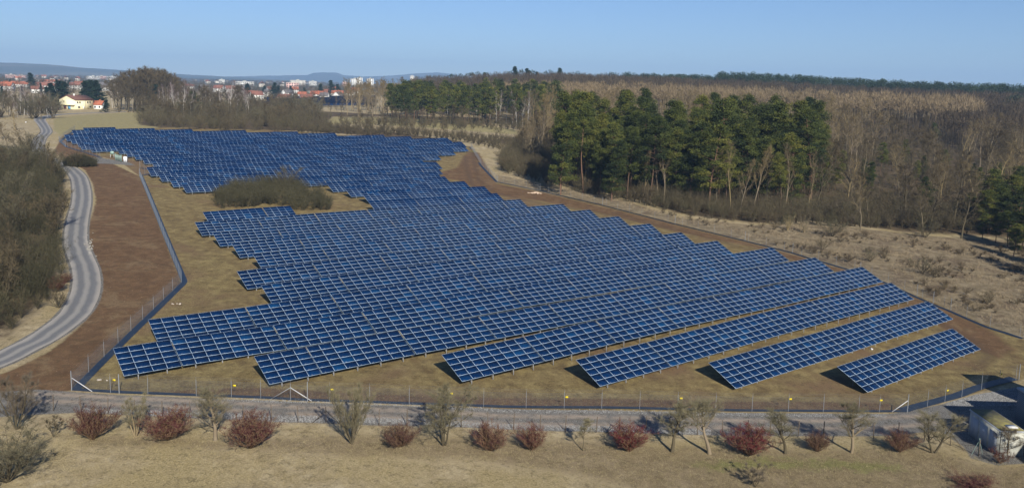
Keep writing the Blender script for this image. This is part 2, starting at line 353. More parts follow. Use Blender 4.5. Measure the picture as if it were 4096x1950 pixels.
vor = m.n('TexVoronoi', Scale=1.1); m.l(oc, vor.inputs['Vector']); st = m.step(m.math('SUBTRACT', m.math('MULTIPLY', m.noise(.9, 2, .5, oc), .16), vor.outputs['Distance']), .0, .02)
so_ = m.mix(m.math('MULTIPLY', st, .7), so_, (.42, .3, .19, 1))
so_ = m.mix(m.math('MULTIPLY', m.step(m.noise(.11, 5, .7, oc, 1.0), .5, .66), .6), so_, m.ramp(n3, [(.3, (.17, .115, .06)), (.7, (.27, .19, .1))]))
so_ = m.mix(m.math('MULTIPLY', m.step(m.noise(.3, 4, .7, oc, .6), .56, .7), .5), so_, (.075, .045, .025, 1))
c = m.mix(edge(ma[0], .7), c, so_)
vo2 = m.n('TexVoronoi', Scale=3.2); m.l(oc, vo2.inputs['Vector'])
gcol = m.mix(.65, m.ramp(nb, [(.3, (.11, .1, .085)), (.55, (.18, .163, .138)), (.75, (.29, .25, .205))]), m.ramp(m.math('FRACT', m.math('MULTIPLY', vo2.outputs['Distance'], 3)), [(.15, (.04, .039, .036)), (.85, (.31, .3, .275))]))
c = m.mix(edge(ma[2], .35), c, gcol)
md = att('md'); c = m.mix(m.math('MULTIPLY', m.math('MULTIPLY', md[0], m.step(n2, .3, .55)), .95), c, (.36, .29, .22, 1))
c = m.mix(m.math('MULTIPLY', m.math('MULTIPLY', md[1], m.step(nb, .35, .6)), .8), c, (.085, .055, .035, 1))
vf = m.n('TexVoronoi', Scale=.006); m.l(oc, vf.inputs['Vector'])
far = m.ramp(m.math('FRACT', m.math('MULTIPLY', m.noise(.004, 2, .5, oc), 7)), [(.1, (.05, .07, .035)), (.4, (.1, .1, .06)), (.6, (.16, .15, .09)), (.9, (.06, .055, .045))])
c = m.mix(mc[2], c, far)
m.col(c); m.set(Roughness=.95); m.b.inputs['Specular IOR Level'].default_value = .15
c = m.mix(m.math('MULTIPLY', m.step(m.noise(1.3, 6, .75, oc), .5, .66), .5), c, (.07, .055, .03, 1))
m.col(c)
hb = m.math('ADD', m.math('MULTIPLY', n3, .6), m.math('MULTIPLY', n4, .4)); m.bump(hb, .9, .22)
me.materials.append(m.m); tag(new('ground', me), kind='structure')

def ribbon(name, line, wl, wr, dz, mat, segs=4):
    """a strip that follows the ground; u across 0..1, v along"""
    line = np.asarray(line); t = np.gradient(line, axis=0); t /= np.linalg.norm(t, axis=1)[:, None]; nn = np.stack([t[:, 1], -t[:, 0]], 1)
    wl = np.broadcast_to(wl, len(line)); wr = np.broadcast_to(wr, len(line)); us = np.linspace(0, 1, segs+1)
    off = -wl[:, None]*(1-us)+wr[:, None]*us
    P = line[:, None]+nn[:, None]*off[..., None]; z = G(P[..., 0], P[..., 1])+dz
    V = np.concatenate([P, z[..., None]], -1).reshape(-1, 3); k = segs+1
    a, b = np.meshgrid(np.arange(segs), np.arange(len(line)-1)); q = np.stack([b*k+a, b*k+a+1, (b+1)*k+a+1, (b+1)*k+a], -1).reshape(-1, 4)
    u = np.tile(us, len(line)); L = np.concatenate([[0], np.cumsum(np.linalg.norm(np.diff(line, axis=0), axis=1))])
    uvv = np.stack([u, np.repeat(L, k)], 1)
    return mesh(name, V, [q], mat, smooth=True, uv=uvv[q.ravel()])
# ---- asphalt lane with pale worn centre and edges
m = N('worn_asphalt'); tc = m.n('TexCoord'); sx = m.n('SeparateXYZ'); m.l(tc.outputs['UV'], sx.inputs[0]); oc = tc.outputs['Object']
wob = m.math('MULTIPLY', m.math('SUBTRACT', m.noise(.25, 3, .5, oc), .5), .16); u = m.math('ADD', sx.outputs[0], wob)
base = m.ramp(u, [(.0, (.33, .3, .26)), (.12, (.27, .25, .22)), (.22, (.105, .107, .11)), (.36, (.105, .107, .11)), (.47, (.25, .235, .21)), (.56, (.24, .225, .2)), (.66, (.1, .102, .105)), (.8, (.12, .12, .12)), (.9, (.28, .255, .22)), (1., (.34, .3, .25))])
c = m.mix(.22, base, m.ramp(m.noise(3, 6, .7, oc), [(.3, (.1, .1, .1)), (.7, (.3, .28, .25))]), 'MIX')
m.col(c); m.set(Roughness=.85); m.bump(m.noise(12, 4, .7, oc), .4, .05)
wroad = np.interp(np.linspace(0, 1, len(ROAD)), [0, .35, .6, .8, .9, 1], [2.1, 2.1, 2.0, 3.2, 3.4, 2.2])
tag(new('road', ribbon('road', ROAD, wroad, wroad, .05, m.m, 8)), kind='structure')
# ================================================================== SOLAR FIELD
TILT = rad(26.17); MWD, MHT, PW, PH = 1.652, .99, 1.67, 1.005
def cellmat(name, perobj):
    m = N(name); tc = m.n('TexCoord')
    if perobj: oi = m.n('ObjectInfo'); rv = oi.outputs['Random']
    else: a = m.n('Attribute', attribute_name='var'); rv = a.outputs['Fac']
    base = m.ramp(rv, [(0, (.0006, .0105, .042)), (.4, (.0008, .014, .054)), (.8, (.001, .017, .064)), (.93, (.0014, .024, .082)), (1, (.002, .036, .11))])
    sx = m.n('SeparateXYZ'); m.l(tc.outputs['UV'], sx.inputs[0])
    def lines(o, n, wd):
        f = m.math('FRACT', m.math('MULTIPLY', o, n)); return m.math('GREATER_THAN', m.math('ABSOLUTE', m.math('SUBTRACT', f, .5)), .5-wd)
    ln = m.math('MAXIMUM', lines(sx.outputs[0], 10, .035), lines(sx.outputs[1], 6, .05))
    base = m.mix(m.math('MULTIPLY', ln, .25), base, (.03, .055, .11, 1))
    wv = m.noise(9, 3, .6, tc.outputs['Object']); base = m.mix(m.math('MULTIPLY', wv, .3), base, (.003, .012, .045, 1))
    m.col(base); m.set(Roughness=.2, IOR=1.35); m.b.inputs['Specular IOR Level'].default_value = .06
    return m.m
MAT_CELL = cellmat('solar_cells', True); MAT_CELLF = cellmat('solar_cells_far', False)
MAT_ALU = simple('frame_aluminium', (.42, .54, .68), .7, 0)
MAT_GALV = simple('galvanised_steel', (.22, .22, .22), .6, .1, .15, 6)
FB = .012
def module_geo(mb, x, y):
    """module with its low left corner at x,y in the table plane"""
    x0, x1, y0, y1 = x, x+MWD, y, y+MHT; a = FB
    mb.box(x0, x1, y0, y0+a, -.04, .006, 0); mb.box(x0, x1, y1-a, y1, -.04, .006, 0)
    mb.box(x0, x0+a, y0+a, y1-a, -.04, .006, 0); mb.box(x1-a, x1, y0+a, y1-a, -.04, .006, 0)
    mb.box(x0+a, x1-a, y0+a, y1-a, -.01, 0, 1)
def glass_uv(me):
    """uv 0..1 over every glass top face"""
    uv = me.uv_layers.new(name='UVMap'); n = len(me.loops); arr = np.zeros((n, 2), np.float32)
    co = np.empty(len(me.vertices)*3, np.float32); me.vertices.foreach_get('co', co); co = co.reshape(-1, 3)
    for p in me.polygons:
        if p.material_index == 1:
            vs = co[list(p.vertices)]; mn, mx = vs.min(0), vs.max(0)
            if mx[0]-mn[0] > 1 and mx[1]-mn[1] > .5:
                arr[p.loop_start:p.loop_start+p.loop_total] = (vs[:, :2]-mn[:2])/(mx[:2]-mn[:2])
    uv.data.foreach_set('uv', arr.ravel())
_b = MB(); module_geo(_b, 0, 0); ME_MOD = _b.mesh('solar_module', [MAT_ALU, MAT_CELL]); glass_uv(ME_MOD)
def plane_pt(x, y, z=0): # point in the tilted plane -> table space
    return np.array([x, y*math.cos(TILT)-z*math.sin(TILT), y*math.sin(TILT)+z*math.cos(TILT)+.78])
def far_mesh(cols, seed):
    """far tables: all modules of the table as one surface"""
    mb = MB(); r = np.random.default_rng(seed); ids = []
    W_, H_ = cols*PW-.03, 5*PH-.02
    gl = MB(); v = []
    for c in range(cols):
        for q in range(5):
            x, y = c*PW+FB+.005, q*PH+FB+.005
            gl.add([(x, y, .004), (x+PW-2*FB-.03, y, .004), (x+PW-2*FB-.03, y+PH-2*FB-.02, .004), (x, y+PH-2*FB-.02, .004)], [(0, 1, 2, 3)], m=1); v.append(r.random())
    fr = MB(); fr.box(0, W_, 0, H_, -.04, 0, 0)
    V = np.vstack(fr.V+gl.V); Q = np.vstack(fr.Q+[q+fr.n for q in gl.Q])
    uv = np.zeros((len(Q)*4, 2)); uv[24:] = np.tile([(0, 0), (1, 0), (1, 1), (0, 1)], (len(v), 1))
    return mesh('far_modules', V, [Q], [MAT_ALU, MAT_CELLF], midx=fr.qm+gl.qm, uv=uv, attrs={'var': ('FACE', np.array([0.]*6+v))})
def rack_meshes(cols):
    L = cols*PW; W5 = 5*PH; nf = 4 if cols == 8 else 2
    xs = [L*(k+.5)/nf for k in range(nf)]
    fp, rp = MB(), MB(); yf_, yr = .35, 3.35
    zt = lambda y: plane_pt(0, y, -.16)[2]
    fp.box(-.05, .05, -.035, .035, -.5, zt(yf_)); rp.box(-.05, .05, -.035, .035, -.5, zt(yr))
    rf = MB(); rf.bar(plane_pt(0, .1, -.13), plane_pt(0, W5-.15, -.13), .06, .1)
    rf.bar((0, yf_*math.cos(TILT), .25), (0, yr*math.cos(TILT), zt(yr)-.6), .04, .05)
    pu = MB(); 
    pu.bar((0.05, 0, 0), (L-.08, 0, 0), .05, .07)
    return xs, fp.mesh('front_post', MAT_GALV), rp.mesh('rear_post', MAT_GALV), rf.mesh('rafter', MAT_GALV), pu.mesh('purlin', MAT_GALV), yf_, yr
RK = {8: rack_meshes(8), 4: rack_meshes(4)}
FARM = {8: [far_mesh(8, s) for s in range(8)], 4: [far_mesh(4, 50+s) for s in range(3)]}
def far_rack(cols):
    mb = MB(); L = cols*PW; nf = 4 if cols == 8 else 2
    for k in range(nf):
        x = L*(k+.5)/nf
        for y in (.35, 3.35): 
            q = plane_pt(x, y, -.1); mb.box(x-.05, x+.05, q[1]-.04, q[1]+.04, -.5, q[2])
    for y in (.5, 2.5, 4.5): mb.bar(plane_pt(.05, y, -.08), plane_pt(L-.08, y, -.08), .05, .07)
    return mb.mesh('rack', MAT_GALV)
FRK = {8: far_rack(8), 4: far_rack(4)}
ORD = ['first','second','third','fourth','fifth','sixth','seventh','eighth','ninth','tenth','eleventh','twelfth','thirteenth','fourteenth','fifteenth','sixteenth','seventeenth','eighteenth','nineteenth','twentieth']
ORD += ['twenty-'+o for o in ORD[:9]]+['thirtieth']+['thirty-'+o for o in ORD[:9]]
TREEOBJ = {}
def make_table(cols, detailed, seed):
    root = empty('solar_table')
    if detailed:
        xs, fp, rp, rf, pu, yf_, yr = RK[cols]
        for c in range(cols):
            for q in range(5):
                o = part('solar_module', ME_MOD, root); o.location = plane_pt(c*PW, q*PH, 0); o.rotation_euler = (TILT, 0, 0)
        for x in xs:
            o = part('front_post', fp, root); o.location = (x, yf_*math.cos(TILT), 0)
            o = part('rear_post', rp, root); o.location = (x, yr*math.cos(TILT), 0)
            o = part('rafter', rf, root); o.location = (x, 0, 0)
        for y in (.5, 1.7, 3.1, 4.5):
            o = part('purlin', pu, root); o.location = plane_pt(0, y, -.07)
    else:
        f = FARM[cols]; o = part('module_field', f[seed % len(f)], root); o.location = plane_pt(0, 0, 0); o.rotation_euler = (TILT, 0, 0)
        part('rack', FRK[cols], root)
    return root
NEAR_ROWS = 13
PROTO = {}
RZ = math.atan2(DR[1], DR[0])
ntab = 0
for (k, a, n, z, s, L, cols) in ROWS:
    pitch = L/cols; sc = pitch/1.69
    # blocks: some rows start or end with a half table
    if k in (5, 6): blk = [4]+[8]*((cols-4)//8)+([4] if (cols-4) % 8 else [])
    elif k == 14: blk = [8, 4, 0, 8, 8, 8]   # 12 columns, a gap where the thicket stands, then 24
    else: blk = [8]*(cols//8)+([4] if cols % 8 else [])
    if k == 14:
        starts = [0, 8*pitch, None, 24*pitch, 32*pitch, 40*pitch]
    else: starts = list(np.cumsum([0]+blk[:-1])*pitch)
    names = [b for b in blk if b]; idx = 0; tot = len(names)
    for b, t in zip(blk, starts):
        if not b: continue
        det = k <= NEAR_ROWS
        key = (b, det, 0 if det else ntab % 8)
        if key not in PROTO: PROTO[key] = o = make_table(b, det, key[2])
        else: o = copy_tree(PROTO[key])
        ntab += 1; idx += 1
        z0 = row_z(k, z, s, t); z1 = row_z(k, z, s, t+b*pitch); P = DR*(a+t)+NR*n
        sl_ = math.atan2(z1-z0, b*pitch)
        o.location = (P[0], P[1], z0-.78); o.scale = (sc*(.9985), 1, 1)
        o.rotation_euler = (Matrix.Rotation(RZ, 3, 'Z')@Matrix.Rotation(-sl_, 3, 'Y')).to_euler()
        row = 'the front row' if k == 1 else 'the %s row behind the front fence' % ORD[k-1]
        pos = ('the single table' if tot == 1 else 'rightmost' if idx == tot else 'leftmost' if idx == 1 else '%s from the left' % ORD[idx-1])
        kind_ = 'half-length blue solar table' if b == 4 else 'tilted blue solar table'
        tag(o, '%s, %s in %s' % (kind_, pos, row), 'solar panels', 'solar tables standing in rows on the field')
print('tables', ntab)
# ================================================================== FENCES
MAT_WIRE = simple('fence_wire', (.1, .12, .15), .6, .0)
MAT_POST = simple('fence_post_steel', (.22, .23, .24), .6, .1)
MAT_PALE = simple('pale_brace', (.55, .55, .54), .5, .1)
MAT_MEMB = simple('ground_strip_film', (.012, .02, .034), .45, 0, .3, 2)
MAT_SIGN = simple('sign_yellow', (.7, .55, .01), .5)
MAT_BLACK = simple('sign_black', (.02, .02, .02), .5)
MAT_WOOD = simple('weathered_wood', (.11, .085, .06), .9, 0, .3, 5)
_p = MB(); _p.tube((0, 0, -.3), (0, 0, 1.98), .026, n=6); _p.tube((0, 0, 1.98), (0, 0, 2.35), .012, n=4); ME_POST = _p.mesh('fence_post', MAT_POST)
_p = MB(); _p.tube((0, 0, -.3), (0, 0, 2.3), .05, n=8); ME_CPOST = _p.mesh('corner_post', MAT_POST)
def fence(name, line, label, h=1.95, gap=2.9, strip=None, braces=(), wire=.009, dx=.2, dy=.2, posts=None, group='wire mesh fences around the solar field', barb=True, lean=0):
    z = g1(*line[0]); root = empty(name, (line[0][0], line[0][1], z), 0, label, 'fence', group); O = np.array([line[0][0], line[0][1], z])
    W = MB(); V = []; Qs = []; nv = 0
    seg = np.linalg.norm(np.diff(line, axis=0), axis=1); tot = seg.sum(); cum = np.concatenate([[0], np.cumsum(seg)])
    def pt(s): return np.stack([np.interp(s, cum, line[:, 0]), np.interp(s, cum, line[:, 1])], -1)
    def quad_strip(a, b, off): # a,b (n,3) thin crossed ribbons
        nonlocal nv
        for o in off:
            vv = np.stack([a-o, a+o, b+o, b-o], 1).reshape(-1, 3); V.append(vv-O); k = np.arange(len(a))*4+nv
            Qs.append(np.stack([k, k+1, k+2, k+3], 1)); nv += len(vv)
    s = np.arange(0, tot, dx); p = pt(s); zz = G(p[:, 0], p[:, 1]); a = np.column_stack([p, zz+.03]); b = np.column_stack([p, zz+h])
    d = np.gradient(p, axis=0) if len(p) > 1 else np.array([[1., 0]]); d /= np.linalg.norm(d, axis=1)[:, None]+1e-9
    t3 = np.column_stack([d, 0*zz])*wire/2; n3 = np.column_stack([-d[:, 1], d[:, 0], 0*zz])*wire/2
    quad_strip(a, b, [t3, n3])
    s2 = np.unique(np.concatenate([np.arange(0, tot, 1.5), cum])); p2 = pt(s2); z2 = G(p2[:, 0], p2[:, 1])
    hs = list(np.arange(.05, h+.01, dy))+([h+.15, h+.33] if barb else [])
    up = np.array([0, 0, wire/2])
    for hh in hs:
        q = np.column_stack([p2, z2+hh]); dd = np.diff(p2, axis=0); dd /= np.linalg.norm(dd, axis=1)[:, None]+1e-9
        side = np.column_stack([-dd[:, 1], dd[:, 0], 0*dd[:, 0]])*wire/2
        quad_strip(q[:-1], q[1:], [np.broadcast_to(up, side.shape), side])
    me = mesh('wire_mesh', np.vstack(V), [np.vstack(Qs)], MAT_WIRE); part('wire_mesh', me, root)
    ss = posts if posts is not None else list(np.arange(0, tot, gap))
    for i, s_ in enumerate(ss):
        q = pt(np.array([s_]))[0]; o = part('fence_post', ME_POST, root); o.location = np.array([q[0], q[1], g1(*q)])-O
    for i, c in enumerate(cum):
        if len(cum) > 2 and min(abs(np.array(ss)-c)) < .6: continue
        q = pt(np.array([c]))[0]; o = part('corner_post', ME_CPOST, root); o.location = np.array([q[0], q[1], g1(*q)])-O
    for (s_, ds, mat) in braces:
        q = pt(np.array([s_]))[0]; e = pt(np.array([s_+ds]))[0] if 0 <= s_+ds <= tot else q+(q-pt(np.array([s_-ds]))[0])
        mb = MB(); mb.bar((*q, g1(*q)+1.5), (*e, g1(*e)+.05), .09 if mat is MAT_PALE else .05, .06, up=(0, 0, 1)); 
        for v in mb.V: v -= O
        part('brace', mb.mesh('brace', mat), root)
    if strip:
        me = ribbon('ground_strip', line if len(line) > 8 else pt(np.linspace(0, tot, max(2, int(tot/1.5)))), strip[0], strip[1], .045, MAT_MEMB, 2)
        co = np.empty(len(me.vertices)*3, np.float32); me.vertices.foreach_get('co', co); co = co.reshape(-1, 3)-O.astype(np.float32); me.vertices.foreach_set('co', co.ravel())
        part('ground_strip', me, root)
    return root, pt, cum
def arc_of(line, P):
    seg = np.linalg.norm(np.diff(line, axis=0), axis=1); cum = np.concatenate([[0], np.cumsum(seg)]); best = (1e9, 0)
    for i in range(len(line)-1):
        a, b = line[i], line[i+1]; t = np.clip((P-a)@(b-a)/((b-a)@(b-a)), 0, 1); dd = np.linalg.norm(P-a-t*(b-a))
        if dd < best[0]: best = (dd, cum[i]+t*seg[i])
    return best[1]
# strips lie inside: ribbon right-hand side = +wr
fpx = [(449, 1565), (600, 1569), (790, 1579), (928, 1586), (1042, 1594), (1163, 1598), (1319, 1603), (1480, 1605), (1637, 1617), (1795, 1620), (1934, 1624), (2104, 1631), (2257, 1634), (2408, 1636), (2560, 1638), (2709, 1638), (2859, 1639), (3003, 1640), (3148, 1641), (3289, 1643), (3430, 1644), (3514, 1645), (3629, 1647)]
fs = [arc_of(FENCE_FRONT, at(*q)[:2]) for q in fpx]
r_, pt_, _ = fence('wire_fence', FENCE_FRONT, 'long see-through wire mesh fence along the gravel road in front of the solar tables', strip=(.62, .05), posts=fs,
      braces=[(0.1, 2.4, MAT_PALE), (arc_of(FENCE_FRONT, at(1163, 1598)[:2]), 2.4, MAT_PALE), (arc_of(FENCE_FRONT, at(1163, 1598)[:2]), -2.2, MAT_POST), (arc_of(FENCE_FRONT, at(3629, 1647)[:2])-.05, -2.0, MAT_PALE)], dx=.15, dy=.15, wire=.011)
fence('wire_fence', FENCE_LEFT, 'wire mesh fence beside the bare brown strip along the asphalt lane', strip=(.1, .95), gap=5.3)
fence('wire_fence', FENCE_GATE[:3], 'short wire mesh fence from the lane-side fence corner up to the entrance gate', strip=(.05, .6), gap=3)
fence('wire_fence', FENCE_GATE[4:], 'distant wire mesh fence curving round the far left end of the solar tables', strip=(.05, .9), gap=4, dx=.4)
fence('wire_fence', FENCE_EAST, 'wire mesh fence running from the front corner past the grey hall at the right edge', strip=(1.35, .05), posts=[arc_of(FENCE_EAST, at(*q)[:2]) for q in ((3709, 1625), (3779, 1606), (3846, 1588), (3925, 1557), (3995, 1536), (4060, 1520))])
fence('wire_fence', FENCE_RIGHT, 'wire mesh fence along the rough grassland and pine stand', strip=(.05, .75), gap=5.2, dx=.25, wire=.007)
# old dark post fence on the near side of the gravel road
old = [(40, 1630), (100, 1636), (214, 1642), (325, 1650), (432, 1655), (540, 1662), (650, 1666), (758, 1670), (868, 1675), (975, 1680), (1086, 1684), (1193, 1687), (1304, 1690), (1410, 1694), (1516, 1700), (1628, 1702), (1737, 1706), (1845, 1708), (1950, 1710), (2054, 1716), (2160, 1720), (2262, 1724), (2384, 1728), (2478, 1728), (2582, 1726), (2688, 1736), (2789, 1738), (2890, 1742), (2992, 1742), (3080, 1740), (3192, 1744), (3293, 1744), (3396, 1744), (3494, 1752), (3593, 1750), (3697, 1760), (3801, 1780), (3914, 1822)]
OL = pline(old); z = g1(*OL[0]); O_ = np.array([*OL[0], z])
_p = MB(); _p.bar((0, 0, -.3), (0, 0, 1.85), .07, .07); ME_OLD = _p.mesh('old_post', MAT_WOOD)
root = empty('wire_fence', tuple(O_), 0, 'old low-contrast fence of slim weathered posts on the near side of the gravel road', 'fence', 'wire mesh fences around the solar field')
for q in OL:
    o = part('old_post', ME_OLD, root); o.location = np.array([q[0], q[1], g1(*q)])-O_; o.rotation_euler = (random.uniform(-.05, .05), random.uniform(-.05, .05), random.random())
for i in (12, 23, 36):
    for sgn in (-1, 1):
        mb = MB(); q = OL[i]; e = q+(OL[i+1]-q)*sgn*.5; mb.bar(np.array([*q, g1(*q)+1.4])-O_, np.array([*e, g1(*e)])-O_, .06, .06); part('brace', mb.mesh('brace', MAT_WOOD), root)
V = []; Qs = []; nv = 0
for i in range(len(OL)-1):
    a, b = OL[i], OL[i+1]; za, zb = g1(*a), g1(*b)
    for hh in np.arange(.1, 1.75, .18):
        A_0, B_0 = np.array([*a, za+hh]), np.array([*b, zb+hh])
        for off in (np.array([0, 0, .0025]), np.array([0, .0025, 0])):
            V += [A_0-off-O_, A_0+off-O_, B_0+off-O_, B_0-off-O_]; Qs.append((nv, nv+1, nv+2, nv+3)); nv += 4
part('fence_wire', mesh('fence_wire', np.array(V), [np.array(Qs)], MAT_WOOD), root)
# yellow warning signs on the mesh
def sign(P, rz, label):
    o = empty('warning_sign', tuple(P), rz, label, 'sign', 'yellow warning signs wired to the fence')
    mb = MB(); mb.box(-.16, .16, -.012, .012, -.1, .1); part('plate', mb.mesh('plate', MAT_SIGN), o)
    mb = MB(); mb.add([(-.08, -.016, -.06), (.08, -.016, -.06), (0, -.016, .075)], T=[(0, 1, 2)]); mb.add([(-.055, -.019, -.046), (.055, -.019, -.046), (0, -.019, .048)], T=[(0, 1, 2)], m=1)
    mb.add([(-.01, -.021, -.05), (.012, -.021, -.03), (-.004, -.021, -.01), (.012, -.021, .04), (-.014, -.021, -.01), (.0, -.021, -.03)], T=[(0, 1, 5), (1, 2, 5), (2, 3, 4)]); part('hazard_symbol', mb.mesh('hazard_symbol', [MAT_BLACK, MAT_SIGN]), o)
for i, (px, py) in enumerate([(457, 1518), (938, 1540), (1328, 1556), (1806, 1572), (2267, 1586), (2725, 1591), (3162, 1594), (3524, 1599)]):
    v = ray(px, py); # put it on the fence plane
    for _ in range(1):
        best = None
        for k_ in range(len(FENCE_FRONT)-1):
            a, b = FENCE_FRONT[k_], FENCE_FRONT[k_+1]; A2 = np.array([[v[0], a[0]-b[0]], [v[1], a[1]-b[1]]]); t, u_ = np.linalg.solve(A2, a)
            if 0 <= u_ <= 1: best = (v*t, b-a)
    P, dd = best; P = np.array([P[0], P[1]-.05, P[2]+CAMH]); n_ = ['leftmost', 'second from the left', 'third from the left', 'fourth from the left', 'fifth from the left', 'sixth from the left', 'seventh from the left', 'rightmost'][i]
    sign(P, math.atan2(dd[1], dd[0]), 'small yellow warning sign on the front mesh fence, %s there' % n_)
for (px, py, n_) in ((3791, 1560, 'nearer one'), (4006, 1494, 'farther one')):
    v = ray(px, py); best = None
    for k_ in range(len(FENCE_EAST)-1):
        a, b = FENCE_EAST[k_], FENCE_EAST[k_+1]; t, u_ = np.linalg.solve(np.array([[v[0], a[0]-b[0]], [v[1], a[1]-b[1]]]), a)
        if 0 <= u_ <= 1: best = (v*t, b-a)
    if best is not None:
        P, dd = best; sign((P[0], P[1]-.04, P[2]+CAMH), math.atan2(dd[1], dd[0]), 'small yellow warning sign on the fence towards the grey hall, the %s' % n_)
# entrance gate, cabinet, notice board
MAT_GATE = simple('gate_green', (.24, .34, .3), .5, .2); MAT_WHITE = simple('white_paint', (.75, .76, .77), .5)
P = at(462, 640); Q_ = at(480, 646); a3 = math.atan2(Q_[1]-P[1], Q_[0]-P[0])
o = empty('entrance_gate', tuple(P), a3, 'pale green double gate of upright bars on the gravel entrance', 'gate'); L_ = 6.0
for k_ in (0, 1):
    mb = MB(); x0 = k_*L_/2
    for zz in (.15, 2.0): mb.bar((x0+.1, 0, zz), (x0+L_/2-.1, 0, zz), .06)
    for xx in np.arange(x0+.1, x0+L_/2-.05, .16): mb.bar((xx, 0, .15), (xx, 0, 2.0), .03)
    part('gate_leaf', mb.mesh('gate_leaf', MAT_GATE), o)
for xx in (-.05, L_+.05): mb = MB(); mb.box(xx-.08, xx+.08, -.08, .08, -.2, 2.3); part('gate_post', mb.mesh('gate_post', MAT_GATE), o)
P = at(502, 648); o = empty('electric_cabinet', tuple(P), 0, 'white electricity cabinet beside the entrance gate', 'cabinet')
mb = MB(); mb.box(-.55, .55, -.3, .3, .1, 1.75); part('body', mb.mesh('body', MAT_WHITE), o); mb = MB(); mb.box(-.6, .6, -.36, .36, 1.75, 1.83); part('lid', mb.mesh('lid', MAT_WHITE), o); mb = MB(); mb.box(-.5, .5, -.25, .25, -.1, .1); part('plinth', mb.mesh('plinth', MAT_GALV), o)
for sx in (-.27, .27): mb = MB(); mb.box(sx-.24, sx+.24, -.315, -.3, .2, 1.68); part('door', mb.mesh('door', MAT_WHITE), o)
P = at(449, 630); o = empty('notice_board', tuple(P), .3, 'pale green notice board on two legs behind the gate', 'sign')
mb = MB(); mb.box(-.6, .6, -.03, .03, 1.1, 2.2); part('board', mb.mesh('board', MAT_GATE), o)
for xx in (-.55, .55): mb = MB(); mb.box(xx-.05, xx+.05, .03, .1, -.2, 2.2); part('leg', mb.mesh('leg', MAT_WHITE), o)
# stones
MAT_STONE = simple('field_stone', (.42, .36, .29), .9, 0, .3, 2)
def rocks(name, P, n, spread, size, label, cat='stones', rot=0, aspect=1., mat=None):
    r = np.random.default_rng(abs(hash(label)) % 1000 if False else len(label)*7+n); mb = MB()
    base = np.array([(1, 1, 1), (1, -1, -1), (-1, 1, -1), (-1, -1, 1), (1.2, 0, 0), (-1.2, 0, 0), (0, 1.2, 0), (0, -1.2, 0), (0, 0, 1.1), (0, 0, -1.1)], float)
    import mathutils
    for i in range(n):
        bm = bpy.data
        V = r.normal(0, 1, (12, 3)); V /= np.linalg.norm(V, axis=1)[:, None]; V *= size*r.uniform(.5, 1.2)*np.array([1, .8, .6])
        u, v = r.normal(0, spread), r.normal(0, spread*aspect); x, y = u*math.cos(rot)-v*math.sin(rot), u*math.sin(rot)+v*math.cos(rot)
        zz = g1(P[0]+x, P[1]+y)-P[2]; hgt = max(0, .5*size*3*math.exp(-(u*u+v*v)/(spread**2))*r.uniform(0, 1)) if n > 12 else 0
        F = hull_faces(V); mb.add(V+np.array([x, y, zz+hgt+size*.2]), T=F)
    o = new(name, mb.mesh(name, mat or MAT_STONE)); o.location = P; return tag(o, label, cat)
def hull_faces(V):
    import bmesh
    bm = bmesh.new(); vs = [bm.verts.new(v) for v in V]; bm.verts.ensure_lookup_table(); bmesh.ops.convex_hull(bm, input=vs); bm.verts.index_update()
    T = [[v.index for v in f.verts] for f in bm.faces if len(f.verts) == 3]; bm.free(); return T
rocks('rubble_heap', at(2145, 773), 60, .9, .28, 'small heap of pale stones just inside the fence by the pine stand', 'rubble', aspect=.5, mat=simple('pale_stone', (.55, .42, .3), .9, 0, .3, 2))
rocks('rubble_row', at(358, 985), 70, 3.4, .17, 'row of pale grey stones on the verge of the asphalt lane', 'rubble', rot=2.05, aspect=.1, mat=simple('grey_stone', (.34, .32, .28), .9, 0, .3, 2))
rocks('paving_slab', at(3490, 1398), 1, .1, .5, 'pale flat slab lying behind the nearest row of tables', 'slab', mat=MAT_PALE)
rocks('sandstone_block', at(713, 1215), 3, .3, .3, 'pale broken stone in the grass inside the lane-side fence', 'stone')
rocks('earth_patch_stone', at(403, 1518), 4, .4, .25, 'pale stones in the front left fence corner', 'stone')
# ================================================================== BUILDINGS
MAT_CONC = simple('pale_concrete', (.4, .4, .35), .85, 0, .35, 1.2)
MAT_DARKCONC = simple('grey_door_paint', (.34, .36, .38), .6)
m = N('mossy_roof'); tc = m.n('TexCoord'); nz = m.noise(1.6, 6, .7, tc.outputs['Object']); m.col(m.ramp(nz, [(.35, (.09, .075, .05)), (.5, (.15, .13, .05)), (.62, (.2, .18, .05)), (.75, (.28, .2, .15))])); m.set(Roughness=.95); m.bump(nz, .6, .1); MAT_MOSS = m.m
m = N('corrugated_cladding'); tc = m.n('TexCoord'); wv = m.n('TexWave', Scale=2.2); wv.bands_direction = 'DIAGONAL'; m.l(tc.outputs['Object'], wv.inputs['Vector']); m.col(m.ramp(wv.outputs['Fac'], [(.2, (.09, .11, .13)), (.8, (.16, .19, .22))])); m.set(Roughness=.6, Metallic=.2); MAT_CORR = m.m
zc = g1(53, 93)
H0 = at(3994, 1822); print('hut', H0, at(3872, 1730), at(4087, 1822))
o = empty('transformer_hut', (H0[0], H0[1], H0[2]), 0, 'flat-roofed concrete hut with mossy roof beside the grey hall', 'hut')
mb = MB(); mb.box(0, 2.6, 0, 6.3, -.3, 2.75); part('wall', mb.mesh('wall', MAT_CONC), o)
mb = MB(); mb.box(-.1, 2.7, -.1, 6.4, 2.75, 2.87); part('roof_slab', mb.mesh('roof_slab', MAT_DARKCONC), o)
mb = MB(); mb.box(.03, 2.57, .03, 6.27, 2.87, 2.93); part('moss_cover', mb.mesh('moss_cover', MAT_MOSS), o)
